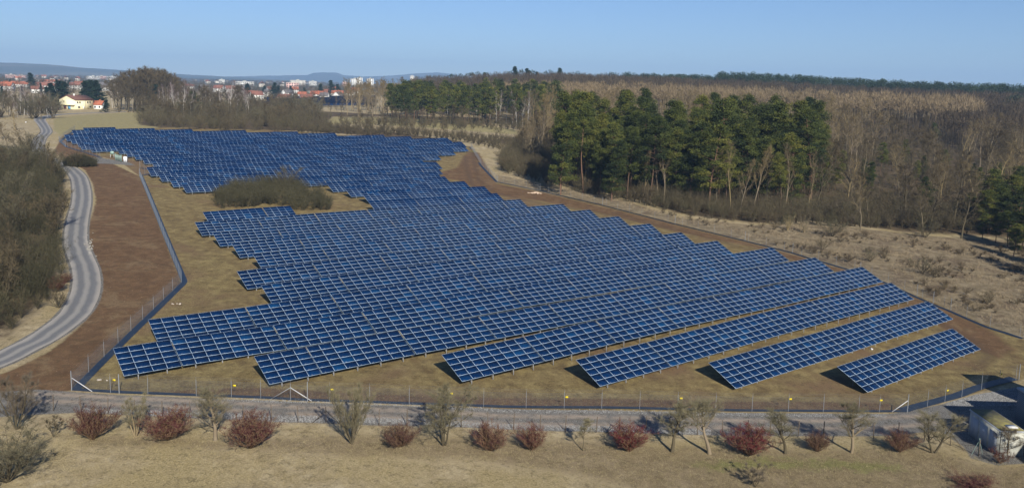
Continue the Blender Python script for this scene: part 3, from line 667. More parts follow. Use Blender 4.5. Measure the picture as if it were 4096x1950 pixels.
mb = MB(); mb.box(1.2, 2.2, .6, 1.4, 2.93, 3.05); part('roof_hatch', mb.mesh('roof_hatch', MAT_PALE), o)
for y0 in (.6, 2.5, 4.4):
    d = MB(); d.box(-.03, 0, y0, y0+1.5, 0, 2.3); d.box(-.06, -.03, y0+.72, y0+.78, 0, 2.3, 0); part('door', d.mesh('door', MAT_DARKCONC), o)
mb = MB(); mb.box(-.05, -.03, 3.1, 3.4, 1.5, 1.75); part('label_plate', mb.mesh('label_plate', MAT_WHITE), o)
mb = MB(); mb.box(-.02, .04, -.05, .0, 0, 2.75); part('downpipe', mb.mesh('downpipe', MAT_BLACK), o)
zh = g1(62, 98)
H1 = at(4056, 1682); print('hall', H1)
o = empty('grey_hall', (H1[0]+.1, H1[1]-11, zh), 0, 'tall grey hall with corrugated cladding cut by the right edge of the picture', 'building')
mb = MB(); mb.box(0, 22, 0, 11, -.5, 4.0); part('annex_wall', mb.mesh('annex_wall', MAT_CORR), o)
mb = MB(); mb.box(-.12, 22.1, .05, 11.12, 4.0, 4.25); part('annex_roof', mb.mesh('annex_roof', MAT_DARKCONC), o)
mb = MB(); mb.box(-.7, 24, -26, -.02, -.5, 9.8); part('hall_wall', mb.mesh('hall_wall', MAT_CORR), o)
mb = MB(); mb.box(-.85, 24.2, -26.2, .0, 9.8, 10.05); part('hall_roof', mb.mesh('hall_roof', MAT_DARKCONC), o)
mb = MB(); mb.box(7, 12, 11.3, 16, -.5, 8.0); part('silo_tower', mb.mesh('silo_tower', MAT_CORR), o)
o = empty('marker_post', tuple(at(3912, 1820)), 0, 'green braced post beside the transformer hut', 'post')
mb = MB(); mb.tube((0, 0, -.2), (0, 0, 2.0), .04, n=6); part('pole', mb.mesh('pole', MAT_GATE), o)
for sg in (-.6, .6): mb = MB(); mb.tube((0, 0, 1.8), (sg, .2, 0), .025, n=5); part('brace', mb.mesh('brace', MAT_GATE), o)

# ---- the yellow farmhouse and the town
MAT_YEL = simple('yellow_render', (.8, .72, .46), .85, 0, .06, .3); MAT_WALL = simple('white_render', (.66, .65, .61), .85, 0, .06, .3)
MAT_ROOFB = simple('brown_tiles', (.13, .065, .05), .85, 0, .2, 1.5); MAT_ROOFR = simple('red_tiles', (.34, .11, .06), .85, 0, .25, .6); MAT_ROOFR2 = simple('dull_red_tiles', (.2, .085, .06), .85, 0, .25, .6)
MAT_ROOFG = simple('grey_tiles', (.12, .11, .11), .8, 0, .2, .8); MAT_WIN = simple('window_glass', (.02, .025, .035), .1); MAT_PINK = simple('pink_render', (.65, .42, .36), .85)
MAT_BLUE = simple('blue_door', (.12, .3, .5), .6); MAT_BRWN = simple('brown_door', (.1, .035, .03), .6); MAT_BEIGE = simple('beige_render', (.6, .56, .48), .85); MAT_CREAM = simple('cream_wall', (.7, .62, .42), .85)
def gable(mb, w_, l_, h, rh, ov=.4, th=.22, m=0):
    """roof slabs, ridge along x"""
    a = math.atan2(rh, w_/2); e = ov*math.tan(a)
    for s in (-1, 1):
        V = []
        for x in (-ov, l_+ov):
            V += [(x, w_/2, h+rh+th), (x, w_/2+s*(w_/2+ov), h-e+th), (x, w_/2+s*(w_/2+ov), h-e), (x, w_/2, h+rh)]
        mb.add(V, [(0, 1, 5, 4), (1, 2, 6, 5), (2, 3, 7, 6), (0, 3, 2, 1), (4, 5, 6, 7)], m=m)
def house(name, P, rz, l_, w_, h, rh, wall, roof, label, cat='house', group=None, wins=True, chim=True, floors=2):
    o = empty(name, tuple(P), rz, label, cat, group)
    mb = MB(); mb.box(0, l_, 0, w_, -1.5, h)
    mb.add([(0, 0, h), (0, w_, h), (0, w_/2, h+rh), (l_, 0, h), (l_, w_, h), (l_, w_/2, h+rh)], Q=[(0, 3, 5, 2), (1, 2, 5, 4)], T=[(0, 2, 1), (3, 4, 5)]); part('wall', mb.mesh('wall', wall), o)
    mb = MB(); gable(mb, w_, l_, h, rh); rf = part('roof', mb.mesh('roof', roof), o)
    if chim: mb = MB(); mb.box(l_*.55, l_*.55+.7, w_*.45, w_*.45+.7, h+rh*.7, h+rh+1.1); part('chimney', mb.mesh('chimney', roof), rf)
    if wins:
        nw = max(2, int(l_/3.2))
        for f in range(floors):
            for i in range(nw):
                x = l_*(i+.5)/nw; z0 = .9+f*2.7
                if z0+1.3 > h: continue
                mb = MB(); mb.box(x-.55, x+.55, -.06, 0, z0, z0+1.3); part('window', mb.mesh('window', MAT_WIN), o)
        for i in range(2):
            y = w_*(i+.5)/2; z0 = 3.5 if h > 5 else .9
            mb = MB(); mb.box(-.06, 0, y-.5, y+.5, z0, z0+1.3); part('window', mb.mesh('window', MAT_WIN), o)
    return o
def at_r(px, r, dz=0):
    x, y = pol(px, r); return np.array([x, y, g1(x, y)+dz])
# farmhouse: gable end to the left, long front to the right
P = at(302, 438); D_ = depth(P); mp = FPX/D_   # pixels per metre
print('farmhouse depth', D_, 'ground', P, 'px per m', mp)
LF, WF = 23.0/1.0, 13.5
FR = rad(69)
o = empty('farmhouse', (P[0], P[1], P[2]), FR, 'large yellow farmhouse with dark brown roof beyond the meadow', 'house')
k_ = (54/mp)/10.6
hh, rh = 7.6*k_, 3.2*k_
L_, W_ = 66/mp/math.cos(rad(42)), 57/mp/math.sin(rad(42))
GX = -W_*.8
V = MB()
rot_g = rad(52)
ux = np.array([math.cos(-rot_g), math.sin(rot_g)])
mb = MB(); mb.box(0, L_, 0, W_, -1.5, hh)
mb.add([(0, 0, hh), (0, W_, hh), (0, W_/2, hh+rh), (L_, 0, hh), (L_, W_, hh), (L_, W_/2, hh+rh)], Q=[(0, 3, 5, 2), (1, 2, 5, 4)], T=[(0, 2, 1), (3, 4, 5)]); part('wall', mb.mesh('wall', MAT_YEL), o)
mb = MB(); gable(mb, W_, L_, hh, rh, .6, .3); rf = part('roof', mb.mesh('roof', MAT_ROOFB), o)
mb = MB(); mb.box(L_*.3, L_*.3+.9, W_*.4, W_*.4+.9, hh+rh*.7, hh+rh+1.2); part('chimney', mb.mesh('chimney', MAT_WALL), rf)
for x, z0, ww, h2 in ((1.5, 4.9, 1.2, 1.3), (3.4, 4.9, 1.2, 1.3), (L_-5.5, 4.9, 1.2, 1.3), (L_-3.5, 4.9, 1.2, 1.3), (2.2, 1.1, 1.8, 1.3), (L_-3.4, 1.1, 1.3, 1.5)):
    mb = MB(); mb.box(x, x+ww, -.08, 0, z0*k_, (z0+h2)*k_); w0 = part('window', mb.mesh('window', MAT_WIN), o)
    mb = MB(); mb.box(x-.15, x+ww+.15, -.14, -.02, z0*k_-.15, z0*k_); part('sill', mb.mesh('sill', MAT_WALL), w0)
mb = MB(); mb.box(L_*.42, L_*.42+1.2, -.08, 0, 0, 2.3); part('door', mb.mesh('door', MAT_WALL), o)
mb = MB(); mb.box(L_*.55, L_*.55+.15, -.15, 0, 0, hh); part('downpipe', mb.mesh('downpipe', MAT_GALV), o)
for y, c_, nm, lb in ((W_*.3, MAT_BLUE, 'barn_door', 'light blue door'), (W_*.56, MAT_BRWN, 'barn_door', 'dark brown door')):
    mb = MB(); mb.box(-.1, 0, y, y+2.6, 0, 3.1*k_); tag(part(nm, mb.mesh(nm, c_), o), lb)
mb = MB(); mb.box(-1.6, 0, 0, W_, 3.35*k_, 3.6*k_); mb.box(-.15, 0, W_*.1, W_*.9, 3.6*k_, 3.75*k_); part('canopy', mb.mesh('canopy', MAT_YEL), o)
o.rotation_euler = (0, 0, FR)
Q_ = at(372, 436); house('garden_house', Q_, .1, 6, 8, 3.2, 2.6, MAT_WALL, MAT_ROOFR, 'small white house with orange-red roof right beside the yellow farmhouse', wins=True, floors=1)
Q_ = at(150, 447); 
o = empty('shed', tuple(Q_), .2, 'white walled shed beside the birches left of the farmhouse', 'shed')
mb = MB(); mb.box(0, 6, 0, 8, -1, 5.2); part('wall', mb.mesh('wall', MAT_WALL), o); mb = MB(); mb.box(-.3, 6.3, -.3, 8.3, 5.2, 5.5); part('roof', mb.mesh('roof', MAT_ROOFG), o)
mb = MB(); mb.box(2, 4, -.06, 0, 0, 2.2); part('door', mb.mesh('door', MAT_DARKCONC), o)
# garden wall between
a, b = at(172, 444)[:2], at(245, 440)[:2]; O_ = np.array([*a, g1(*a)])
o = empty('garden_wall', tuple(O_), math.atan2(b[1]-a[1], b[0]-a[0]), 'low grey wall joining the white shed and the farmhouse', 'wall'); L2 = np.linalg.norm(b-a)
mb = MB(); mb.box(0, L2, -.15, .15, -1, 2.6); part('masonry', mb.mesh('masonry', MAT_BEIGE), o); mb = MB(); mb.box(-.1, L2+.1, -.22, .22, 2.6, 2.75); part('coping', mb.mesh('coping', MAT_CONC), o)
for i in range(3): mb = MB(); mb.box(L2*(.2+.27*i), L2*(.2+.27*i)+2.4, -.2, -.15, 0, 2.3); tag(part('garage_door', mb.mesh('garage_door', MAT_BRWN), o))
# ruin among the bushes
Q_ = at(805, 452); o = empty('ruined_wall', tuple(Q_+np.array([0, 0, 0])), .15, 'pale ruined gable wall with dark openings among the bushes', 'ruin')
mb = MB(); mb.box(-4, 3, 0, .5, 0, 3.2); mb.box(-1.5, 3, 0, .5, 3.2, 4.6); mb.box(.2, 2.4, 0, .5, 4.6, 5.3); part('masonry', mb.mesh('masonry', MAT_CREAM), o)
for x, z0 in ((-2.6, 1.0), (1, 3.1)): mb = MB(); mb.box(x, x+1, -.03, 0, z0, z0+1.2); part('opening', mb.mesh('opening', MAT_BLACK), o)
# town houses: px, photo y of the eaves foot, width px, roof
TOWN = [(60, 356, 80, 'R'), (118, 352, 46, 'G'), (170, 362, 62, 'R2'), (200, 350, 66, 'R'), (232, 365, 40, 'R2'), (262, 357, 52, 'G'), (296, 360, 46, 'R2'), (330, 352, 44, 'R'), (360, 360, 56, 'G'), (400, 357, 40, 'G'), (430, 362, 34, 'W'), (20, 366, 44, 'R'), (150, 374, 40, 'R2'),
        (1000, 374, 34, 'R2'), (1030, 380, 46, 'R2'), (1066, 366, 30, 'G'), (985, 362, 40, 'G'), (1130, 382, 52, 'R2'), (1160, 366, 40, 'W'), (1205, 368, 34, 'R'), (1225, 384, 50, 'R2'), (1262, 372, 52, 'R'), (1290, 384, 34, 'G'), (1312, 366, 40, 'R2'), (1345, 372, 46, 'R'), (1375, 378, 42, 'W'), (1392, 366, 34, 'R2'), (1418, 362, 32, 'R'), (1180, 356, 26, 'R'), (1240, 356, 26, 'G'), (1330, 356, 26, 'R'), (1085, 356, 26, 'R2'),
        (560, 348, 34, 'G'), (620, 352, 30, 'R2'), (690, 350, 30, 'G'), (760, 352, 34, 'R2'), (820, 354, 34, 'G'), (870, 358, 36, 'R2'), (925, 358, 38, 'R2'), (955, 352, 34, 'G')]
RM = {'R': MAT_ROOFR, 'R2': MAT_ROOFR2, 'G': MAT_ROOFG, 'W': MAT_ROOFG}
RN = {'R': 'orange-red', 'R2': 'dull red', 'G': 'grey', 'W': 'grey gabled'}
TOWN.sort(); cnt = {}
for i, (px, py, wpx, rc) in enumerate(TOWN):
    r = np.interp(py, [348, 356, 366, 384], [1750, 1400, 1150, 980]); Q_ = at_r(px-wpx/2, r); l_ = wpx*r/FPX*1.05; w_ = 9+random.random()*3
    r0 = -math.atan((px-2048)/FPX)*-1
    rz = math.atan((px-2048)/FPX)*-1+random.uniform(-.5, .4) if rc != 'W' else random.uniform(.9, 1.3)
    zone = 'at the left edge of the town' if px < 110 else 'beyond the yellow farmhouse' if px < 450 else 'behind the bare tree clump' if px < 960 else 'behind the far solar field'
    key = (zone, rc); cnt[key] = cnt.get(key, 0)+1
    lab = 'house with %s roof %s, %s such from the left' % (RN[rc], zone, ORD[cnt[key]-1])
    house('town_house', Q_, rz, l_*.9, w_, random.choice((4.2, 5.4, 5.8)), random.uniform(3.2, 4.5), MAT_WALL, RM[rc], lab, group='houses at the edge of the town', wins=(i % 1 == 0), chim=True)
# tall white blocks and far flat blocks
def block(P, rz, l_, w_, h, mat, label, rows, cols, group='apartment and office blocks in the town'):
    o = empty('apartment_block', tuple(P), rz, label, 'building', group); mb = MB(); mb.box(0, l_, 0, w_, -6, h); part('wall', mb.mesh('wall', mat), o)
    mb = MB(); mb.box(-.3, l_+.3, -.3, w_+.3, h, h+.8); mb.box(l_*.4, l_*.6, w_*.3, w_*.7, h+.8, h+3); part('roof', mb.mesh('roof', MAT_CONC), o)
    for r in range(rows):
        mb = MB(); 
        for c in range(cols): mb.box(l_*(c+.2)/cols, l_*(c+.8)/cols, -.15, 0, h*(r+.3)/rows, h*(r+.75)/rows)
        part('window_row', mb.mesh('window_row', MAT_WIN), o)
for (px, r, l_, h, mt, lab, rw, cl) in ((1398, 2300, 22, 23, MAT_WALL, 'tall white apartment tower, left one of the two beside the tan poplars', 8, 4), (1424, 2340, 14, 26, MAT_WALL, 'narrow tall white apartment tower touching its left neighbour', 9, 2), (1462, 2320, 18, 24, MAT_WALL, 'white apartment tower half hidden behind the tan poplars', 8, 3),
        (1158, 2600, 44, 15, MAT_BEIGE, 'long beige office block above the far solar field', 6, 12), (1232, 2700, 24, 13, MAT_WALL, 'stepped white building right of the long beige block', 4, 6), (1142, 1900, 26, 12, MAT_PINK, 'low pink and white building below the long beige block', 3, 5), (1365, 2700, 14, 14, MAT_PINK, 'small pink building left of the white towers', 4, 3),
        (940, 2300, 46, 9, MAT_WALL, 'long low white hall above the purple birch', 2, 10), (350, 3400, 46, 11, MAT_WALL, 'long white apartment block above the farmhouse roofs', 5, 14), (392, 3500, 34, 12, MAT_PINK, 'pinkish apartment block beside the long white one', 5, 8), (430, 3400, 40, 11, MAT_WALL, 'white apartment block just left of the tall bare clump', 4, 10),
        (30, 3000, 30, 10, MAT_PINK, 'faint pink building far off at the left edge', 3, 6), (80, 3000, 22, 9, MAT_PINK, 'faint pink building far off near the left edge', 3, 4), (876, 2600, 16, 12, MAT_WALL, 'small white tower block on the far slope', 4, 4), (1633, 2200, 10, 33, MAT_WALL, 'white chimney-like block rising over the woods', 6, 2)):
    Q_ = at_r(px, r); block(Q_, -math.atan((px-2048)/FPX)*1, l_, 14, h, mt, lab, rw, cl)
# scattered pale houses far off: one each
_r = np.random.default_rng(3); FARH = []
mb = MB(); mb.box(0, 14, 0, 10, -4, 6); _w = mb.mesh('wall', MAT_BEIGE); mb = MB(); gable(mb, 10, 14, 6, 4); _rr = mb.mesh('roof', MAT_ROOFR); mb = MB(); gable(mb, 10, 14, 6, 4); _rg = mb.mesh('roof', MAT_ROOFG)
for i in range(40):
    px = _r.uniform(-60, 480) if i % 2 else _r.uniform(780, 1520); r = _r.uniform(1700, 5600); Q_ = at_r(px, r)
    o = empty('distant_house', tuple(Q_), _r.uniform(0, 3), 'tiny pale house far off on the hazy town slope', 'house', 'tiny houses far off in the haze'); s_ = _r.uniform(.8, 1.2); o.scale = (s_, s_, s_)
    part('wall', _w, o); part('roof', _rr if _r.random() < .55 else _rg, o)
# far solar field behind the shrubs
_r = np.random.default_rng(5); mb = MB()
for i in range(14):
    a, b = 1040+_r.uniform(0, 60), 1500-_r.uniform(0, 60); r = 800+i*17
    A_2, B_2 = np.array(pol(a, r)), np.array(pol(b, r*1.0)); z0, z1 = g1(*A_2), g1(*B_2)
    o = empty('far_solar_row', (A_2[0], A_2[1], z0), 0, 'long blue solar row in the far field before the town, %s from the front' % ORD[i], 'solar panels', 'solar rows in the far field before the town')
    dv = B_2-A_2; nrm = np.array([-dv[1], dv[0]])/np.linalg.norm(dv)
    m_ = MB(); p0 = np.array([0, 0, 1.0]); p1 = np.array([*dv, z1-z0+1.0]); up = np.array([*(nrm*4), 2.4]); th = np.array([0, 0, -.08])
    m_.add([p0, p1, p1+up, p0+up, p0+th, p1+th, p1+up+th, p0+up+th], [(0, 1, 2, 3), (7, 6, 5, 4), (0, 4, 5, 1), (2, 6, 7, 3), (0, 3, 7, 4), (1, 5, 6, 2)]); part('module_field', m_.mesh('module_field', MAT_CELLF, attrs=None), o)
    m_ = MB()
    for t in np.linspace(.02, .98, 14): q = dv*t; zz = (z1-z0)*t; m_.box(q[0]-.1, q[0]+.1, q[1]+1.2, q[1]+1.4, zz-1, zz+1.5)
    part('rack', m_.mesh('rack', MAT_GALV), o)
# small things near the lane
Q_ = at(104, 491); rocks('white_crate', Q_, 1, .05, 1.0, 'small white box standing by the bend of the lane', 'box', mat=MAT_WHITE)

# ================================================================== FAR HILLS
m = N('hill_woodland'); tc = m.n('TexCoord'); m.col(m.ramp(m.noise(.0016, 5, .6, tc.outputs['Object']), [(.35, (.03, .045, .03)), (.5, (.055, .06, .04)), (.62, (.13, .12, .08)), (.75, (.05, .06, .04))])); m.set(Roughness=1.0)
MAT_HILL = m.m
def hill(name, prof, r0, r1, r2):
    pxs = np.linspace(prof[0][0], prof[-1][0], 220); ys = np.interp(pxs, [p[0] for p in prof], [p[1] for p in prof]); q = np.random.default_rng(int(r1))
    ys = ys+np.convolve(q.normal(0, 1.3, 220+6), np.ones(7)/7, 'valid')*1.2
    rs = [r0, r0+.35*(r1-r0), r0+.7*(r1-r0), r1, r2]; V = []
    for i, px in enumerate(pxs):
        e = ray(px, ys[i]); el = e[2]/math.hypot(e[0], e[1]); zt = CAMH+el*r1; zb = 44.
        for j, r in enumerate(rs):
            x, y = pol(px, r); f = [0, .3, .75, 1, 0][j]; V.append((x, y, zb-6+(zt-zb+6)*f))
    k = len(rs); a, b = np.meshgrid(np.arange(k-1), np.arange(len(pxs)-1)); Q = np.stack([b*k+a, (b+1)*k+a, (b+1)*k+a+1, b*k+a+1], -1).reshape(-1, 4)
    tag(new(name, mesh(name, np.array(V), [Q], MAT_HILL, smooth=True)), kind='structure')
hill('hills', [(-900, 268), (-200, 256), (0, 251), (90, 252), (245, 261), (367, 273), (469, 280), (714, 297), (938, 308), (1100, 318), (1300, 330)], 5200, 7200, 9000)
hill('hills', [(500, 318), (714, 306), (938, 306), (1100, 303), (1228, 301), (1252, 292), (1290, 289), (1345, 291), (1367, 300), (1450, 307), (1554, 303), (1676, 292), (1738, 290), (1799, 296), (1950, 320), (2300, 345)], 8200, 10200, 11500)
# ================================================================== VEGETATION
def vegmat(name, cols, rough=.9, trans=0.0, attr=True, nscale=.6):
    """colour spread over the individual plants (object random) and their clumps (attribute)"""
    m = N(name); oi = m.n('ObjectInfo'); r1 = oi.outputs['Random']
    a = m.n('Attribute', attribute_name='var'); f = m.math('ADD', m.math('MULTIPLY', r1, .5), m.math('MULTIPLY', a.outputs['Fac'], .5))
    n_ = len(cols); m.col(m.ramp(f, [((i+.5)/n_ if n_ > 2 else i*.6+.2, c) for i, c in enumerate(cols)])); m.set(Roughness=rough); m.b.inputs['Specular IOR Level'].default_value = .2
    return m.m
MT = {
 'bark': vegmat('bark_brown', [(.06, .048, .028), (.09, .073, .043), (.125, .1, .06)]),
 'bark_tan': vegmat('bark_tan', [(.13, .105, .07), (.19, .15, .1), (.27, .205, .09)]),
 'bark_white': vegmat('bark_birch', [(.4, .37, .33), (.55, .52, .48)]),
 'bark_pine': vegmat('bark_pine', [(.07, .05, .036), (.16, .09, .055)]),
 'twig_tan': vegmat('twigs_tan', [(.095, .072, .038), (.14, .106, .054), (.19, .142, .064)]),
 'twig_brown': vegmat('twigs_brown', [(.055, .043, .024), (.08, .062, .034), (.11, .082, .044)]),
 'twig_olive': vegmat('twigs_olive', [(.065, .058, .036), (.09, .082, .048), (.125, .11, .065)]),
 'twig_purple': vegmat('twigs_birch', [(.1, .065, .062), (.15, .1, .095)]),
 'twig_green': vegmat('twigs_lichen', [(.13, .115, .065), (.2, .175, .1)]),
 'twig_red': vegmat('dogwood_red', [(.045, .013, .014), (.072, .018, .02), (.1, .03, .028)]),
 'stem_red': vegmat('dogwood_stems', [(.14, .085, .05), (.2, .13, .07)]),
 'twig_grey': vegmat('twigs_grey', [(.09, .073, .052), (.14, .112, .078)]),
 'needle': vegmat('pine_needles', [(.02, .03, .009), (.042, .055, .013), (.075, .085, .017), (.13, .125, .024)]),
 'needle_blue': vegmat('spruce_needles', [(.014, .03, .018), (.026, .048, .028)]),
 'leafdead': vegmat('dead_oak_leaves', [(.25, .14, .08), (.36, .21, .12)]),
 'straw': vegmat('straw', [(.2, .155, .095), (.38, .3, .19)]),
}
def unit(v): return v/(np.linalg.norm(v, axis=-1, keepdims=True)+1e-9)
def tubes(seg, sides):
    """seg (n,8): p0 p1 r0 r1 -> verts, quads"""
    p0, p1, r0, r1 = seg[:, :3], seg[:, 3:6], seg[:, 6], seg[:, 7]; d = unit(p1-p0); up = np.where(np.abs(d[:, 2:3]) < .9, [[0, 0, 1.]], [[1., 0, 0]])
    e1 = unit(np.cross(d, up)); e2 = np.cross(d, e1); an = np.arange(sides)/sides*2*np.pi
    c = np.cos(an)[None, :, None]*e1[:, None]+np.sin(an)[None, :, None]*e2[:, None]
    V = np.concatenate([p0[:, None]+c*r0[:, None, None], p1[:, None]+c*r1[:, None, None]], 1).reshape(-1, 3)
    b = np.arange(len(seg))[:, None]*2*sides; i = np.arange(sides); j = (i+1) % sides
    Q = np.stack([b+i, b+j, b+j+sides, b+i+sides], -1).reshape(-1, 4); return V, Q
def blades(base, dirs, length, width, r):
    """thin triangles: twigs"""
    n = len(base); sd = unit(np.cross(dirs, r.normal(0, 1, (n, 3)))); L = np.broadcast_to(length, n)[:, None]; W_ = np.broadcast_to(width, n)[:, None]
    V = np.stack([base-sd*W_/2, base+sd*W_/2, base+dirs*L], 1).reshape(-1, 3); return V, np.arange(n*3).reshape(n, 3)
def grow(r, p, d, L, r0, r1, steps, wob, up=0.0):
    """one bending limb; returns segments, points, dirs"""
    S_ = []; P = [p]; D = []; 
    for i in range(steps):
        d = unit(d+r.normal(0, wob, 3)+np.array([0, 0, up])); q = p+d*L/steps; a = r0+(r1-r0)*i/steps; b = r0+(r1-r0)*(i+1)/steps
        S_.append(np.concatenate([p, q, [a, b]])); p = q; P.append(p); D.append(d)
    D.append(d); return S_, np.array(P), np.array(D)
def side_dir(r, d, ang, az=None):
    u = unit(np.cross(d, [0, 0, 1.] if abs(d[2]) < .95 else [1., 0, 0])); v = np.cross(d, u); az = r.uniform(0, 2*np.pi) if az is None else az
    return unit(d*math.cos(ang)+(u*math.cos(az)+v*math.sin(az))*math.sin(ang))
def bare(seed, h=20., trunk_r=.25, clear=.25, nl=14, lang=(.5, .9), llen=.35, sub=6, cover=.5, twl=1.3, tww=.045, stems=1, spread=.0, lup=.12, wob=.1, droop=0., top=1.0, subl=.45, nsub2=2, smin=.5):
    """winter tree: trunk(s), limbs, branches as tubes; the fine twigs as blades"""
    r = np.random.default_rng(seed); segs = []; tb = []; td = []
    for s_ in range(stems):
        az = s_/stems*2*np.pi+r.uniform(-.4, .4); d0 = unit(np.array([math.cos(az)*spread*(sv_ := r.uniform(smin, 1.2)), math.sin(az)*spread*sv_, 1.])); hh = h*(1 if stems == 1 else r.uniform(.75, 1.05)*(1-.28*min(1, math.hypot(d0[0], d0[1])/max(d0[2], .3)*1.1 if smin < .1 else 0)))/max(d0[2], .6)**.5
        base = np.array([math.cos(az), math.sin(az), 0])*(.0 if stems == 1 else trunk_r*1.2)
        S_, P, D = grow(r, base, d0, hh*top, trunk_r, trunk_r*.15, 10, wob*.5, .04); segs += S_
        for k in range(nl):
            t = clear+(1-clear)*((k+r.uniform(0, 1))/nl)**.85; i = min(int(t*10), 9); f = t*10-i; q = P[i]*(1-f)+P[i+1]*f
            LL = hh*llen*(1-.72*((t-clear)/(1-clear+1e-6)))*r.uniform(.7, 1.25); ld = side_dir(r, D[i], r.uniform(*lang), k*2.4+r.uniform(-.5, .5))
            rr_ = trunk_r*(1-.85*t)*.4+.01; S2, P2, D2 = grow(r, q, ld, LL, rr_, rr_*.25, 5, wob, lup-droop*.3); segs += S2
            for j in range(sub):
                u = r.uniform(.2, 1)*5; i2 = min(int(u), 4); q2 = P2[i2]+(P2[i2+1]-P2[i2])*(u-i2); sl_ = LL*subl*r.uniform(.5, 1.1)*(1.1-.1*u)
                S3, P3, D3 = grow(r, q2, side_dir(r, D2[i2], r.uniform(.4, .9)), sl_, rr_*.35+.006, .008, 3, wob*1.2, lup-droop); segs += S3
                for m_ in range(nsub2):
                    i3 = r.integers(0, 3); S4, P4, D4 = grow(r, P3[i3+1], side_dir(r, D3[i3], r.uniform(.4, .9)), sl_*.5, .014, .006, 2, wob, lup*.6-droop); segs += S4; tb.append(P4); td.append(D4)
                tb.append(P3); td.append(D3)
            tb.append(P2[2:]); td.append(D2[2:])
        tb.append(P[-4:]); td.append(D[-4:])
    tb = np.vstack(tb); td = np.vstack(td); wd_ = np.percentile(tb[:, 0], 96)-np.percentile(tb[:, 0], 4); n = int(cover*wd_*h*.8/(.4*twl*tww)); ix = r.integers(0, len(tb), n)
    base = tb[ix]+r.normal(0, twl*.12, (n, 3)); dd = unit(td[ix]+r.normal(0, .5, (n, 3))+np.array([0, 0, lup-droop*1.6])); v = np.repeat(r.random(n//6+1), 6)[:n]
    TV, TF = blades(base, dd, twl*r.uniform(.4, 1.2, n), tww*r.uniform(.6, 1.3, n), r)
    segs = np.array(segs); big = segs[:, 6] > min(.03, trunk_r*.5); V1, Q1 = tubes(segs[big], 6); V2, Q2 = tubes(segs[~big], 3)
    return (V1, Q1), (V2, Q2), (TV, TF, np.repeat(v, 1))
def tree_meshes(name, bark, twig, seed, bark2=None, **k):
    (V1, Q1), (V2, Q2), (TV, TF, tv) = bare(seed, **k)
    a = mesh('trunk', V1, [Q1], MT[bark], smooth=True, attrs={'var': ('FACE', np.full(len(Q1), .5))})
    V = np.vstack([V2, TV]); b = mesh('crown', V, [Q2, TF+len(V2)], [MT[bark2 or bark], MT[twig]], midx=[0]*len(Q2)+[1]*len(TF), attrs={'var': ('FACE', np.concatenate([np.full(len(Q2), .5), tv]))})
    return a, b
def pine_meshes(seed, h=22., low=.4, nc=34, wide=.17, cs=1.35, needle='needle', bark='bark_pine', cone=False, fn=150, fs=.34):
    r = np.random.default_rng(seed); S_, P, D = grow(r, np.zeros(3), np.array([r.normal(0, .03), r.normal(0, .03), 1.]), h*.96, .24, .06, 12, .035, .02); segs = list(S_); Vn = []; va = []
    for k in range(nc):
        t = low+(1-low)*((k+.5)/nc)**.9; i = min(int(t*12), 11); q = P[i]+(P[i+1]-P[i])*(t*12-i); tt = (t-low)/(1-low)
        prof = (1-tt)**.8*1.0 if cone else ((.55+1.9*tt if tt < .25 else 1.12*(1.02-tt)**.62/.75**.62*.93))
        LL = h*wide*max(prof, .08)*r.uniform(.45, 1.25); az = k*2.4+r.uniform(-.6, .6); up = r.uniform(-.05, .35) if not cone else -.12; ld = unit(np.array([math.cos(az), math.sin(az), up]))
        S2, P2, D2 = grow(r, q, ld, LL, .07, .02, 3, .1, .05); segs += S2; c0 = r.random()
        for j, (cp, sc) in enumerate(((P2[-1], 1.), (P2[-2]+r.normal(0, .3, 3), .8))):
            n = int(fn*sc); R_ = cs*sc*r.uniform(.7, 1.2)*(1 if not cone else .8); u = unit(r.normal(0, 1, (n, 3)))*(r.random((n, 1))**.45)*np.array([R_, R_, R_*.5]); c_ = cp+u
            e1 = unit(u*np.array([1, 1, 1.4])+r.normal(0, .35, (n, 3))*R_); e2 = unit(np.cross(e1, r.normal(0, 1, (n, 3)))); s1 = fs*r.uniform(.5, 1.25, (n, 1)); s2 = s1*.32
            Vn.append(np.stack([c_-e2*s2, c_+e2*s2, c_+e1*s1], 1).reshape(-1, 3)); va.append(np.full(n, np.clip(c0+r.normal(0, .08), 0, 1)))
    Vn = np.vstack(Vn); va = np.concatenate(va); V1, Q1 = tubes(np.array(segs), 5)
    a = mesh('trunk', V1, [Q1], MT[bark], smooth=True, attrs={'var': ('FACE', np.full(len(Q1), .5))}); b = mesh('crown', Vn, [np.arange(len(Vn)).reshape(-1, 3)], MT[needle], attrs={'var': ('FACE', va)}); return a, b
class Kind:
    def __init__(s, name, cat, variants, href): s.name = name; s.cat = cat; s.v = variants; s.h = href
    def put(s, x, y, h, label, group=None, var=None, z=None, sx=None, rz=None):
        a, b = s.v[random.randrange(len(s.v)) if var is None else var % len(s.v)]; k = h/s.h
        o = empty(s.name, (x, y, (g1(x, y) if z is None else z)-.05), random.uniform(0, 6.28) if rz is None else rz, label, s.cat, group); kx = k*(sx if sx else random.uniform(.88, 1.15)); o.scale = (kx, kx, k)
        if a is not None: part('trunk' if s.cat == 'tree' else 'stems', a, o)
        part('crown' if s.cat == 'tree' else 'twigs', b, o); return o
PINE = Kind('pine_tree', 'tree', [pine_meshes(100+i, low=[.38, .25, .45, .12, .32, .5, .2, .4][i], nc=[34, 42, 30, 50, 40, 26, 44, 34][i], wide=[.16, .2, .15, .18, .21, .14, .17, .19][i]) for i in range(8)], 22.)
PINEF = Kind('pine_tree', 'tree', [pine_meshes(140+i, low=.3, nc=26, fn=70, fs=.55, cs=1.6) for i in range(4)], 22.)
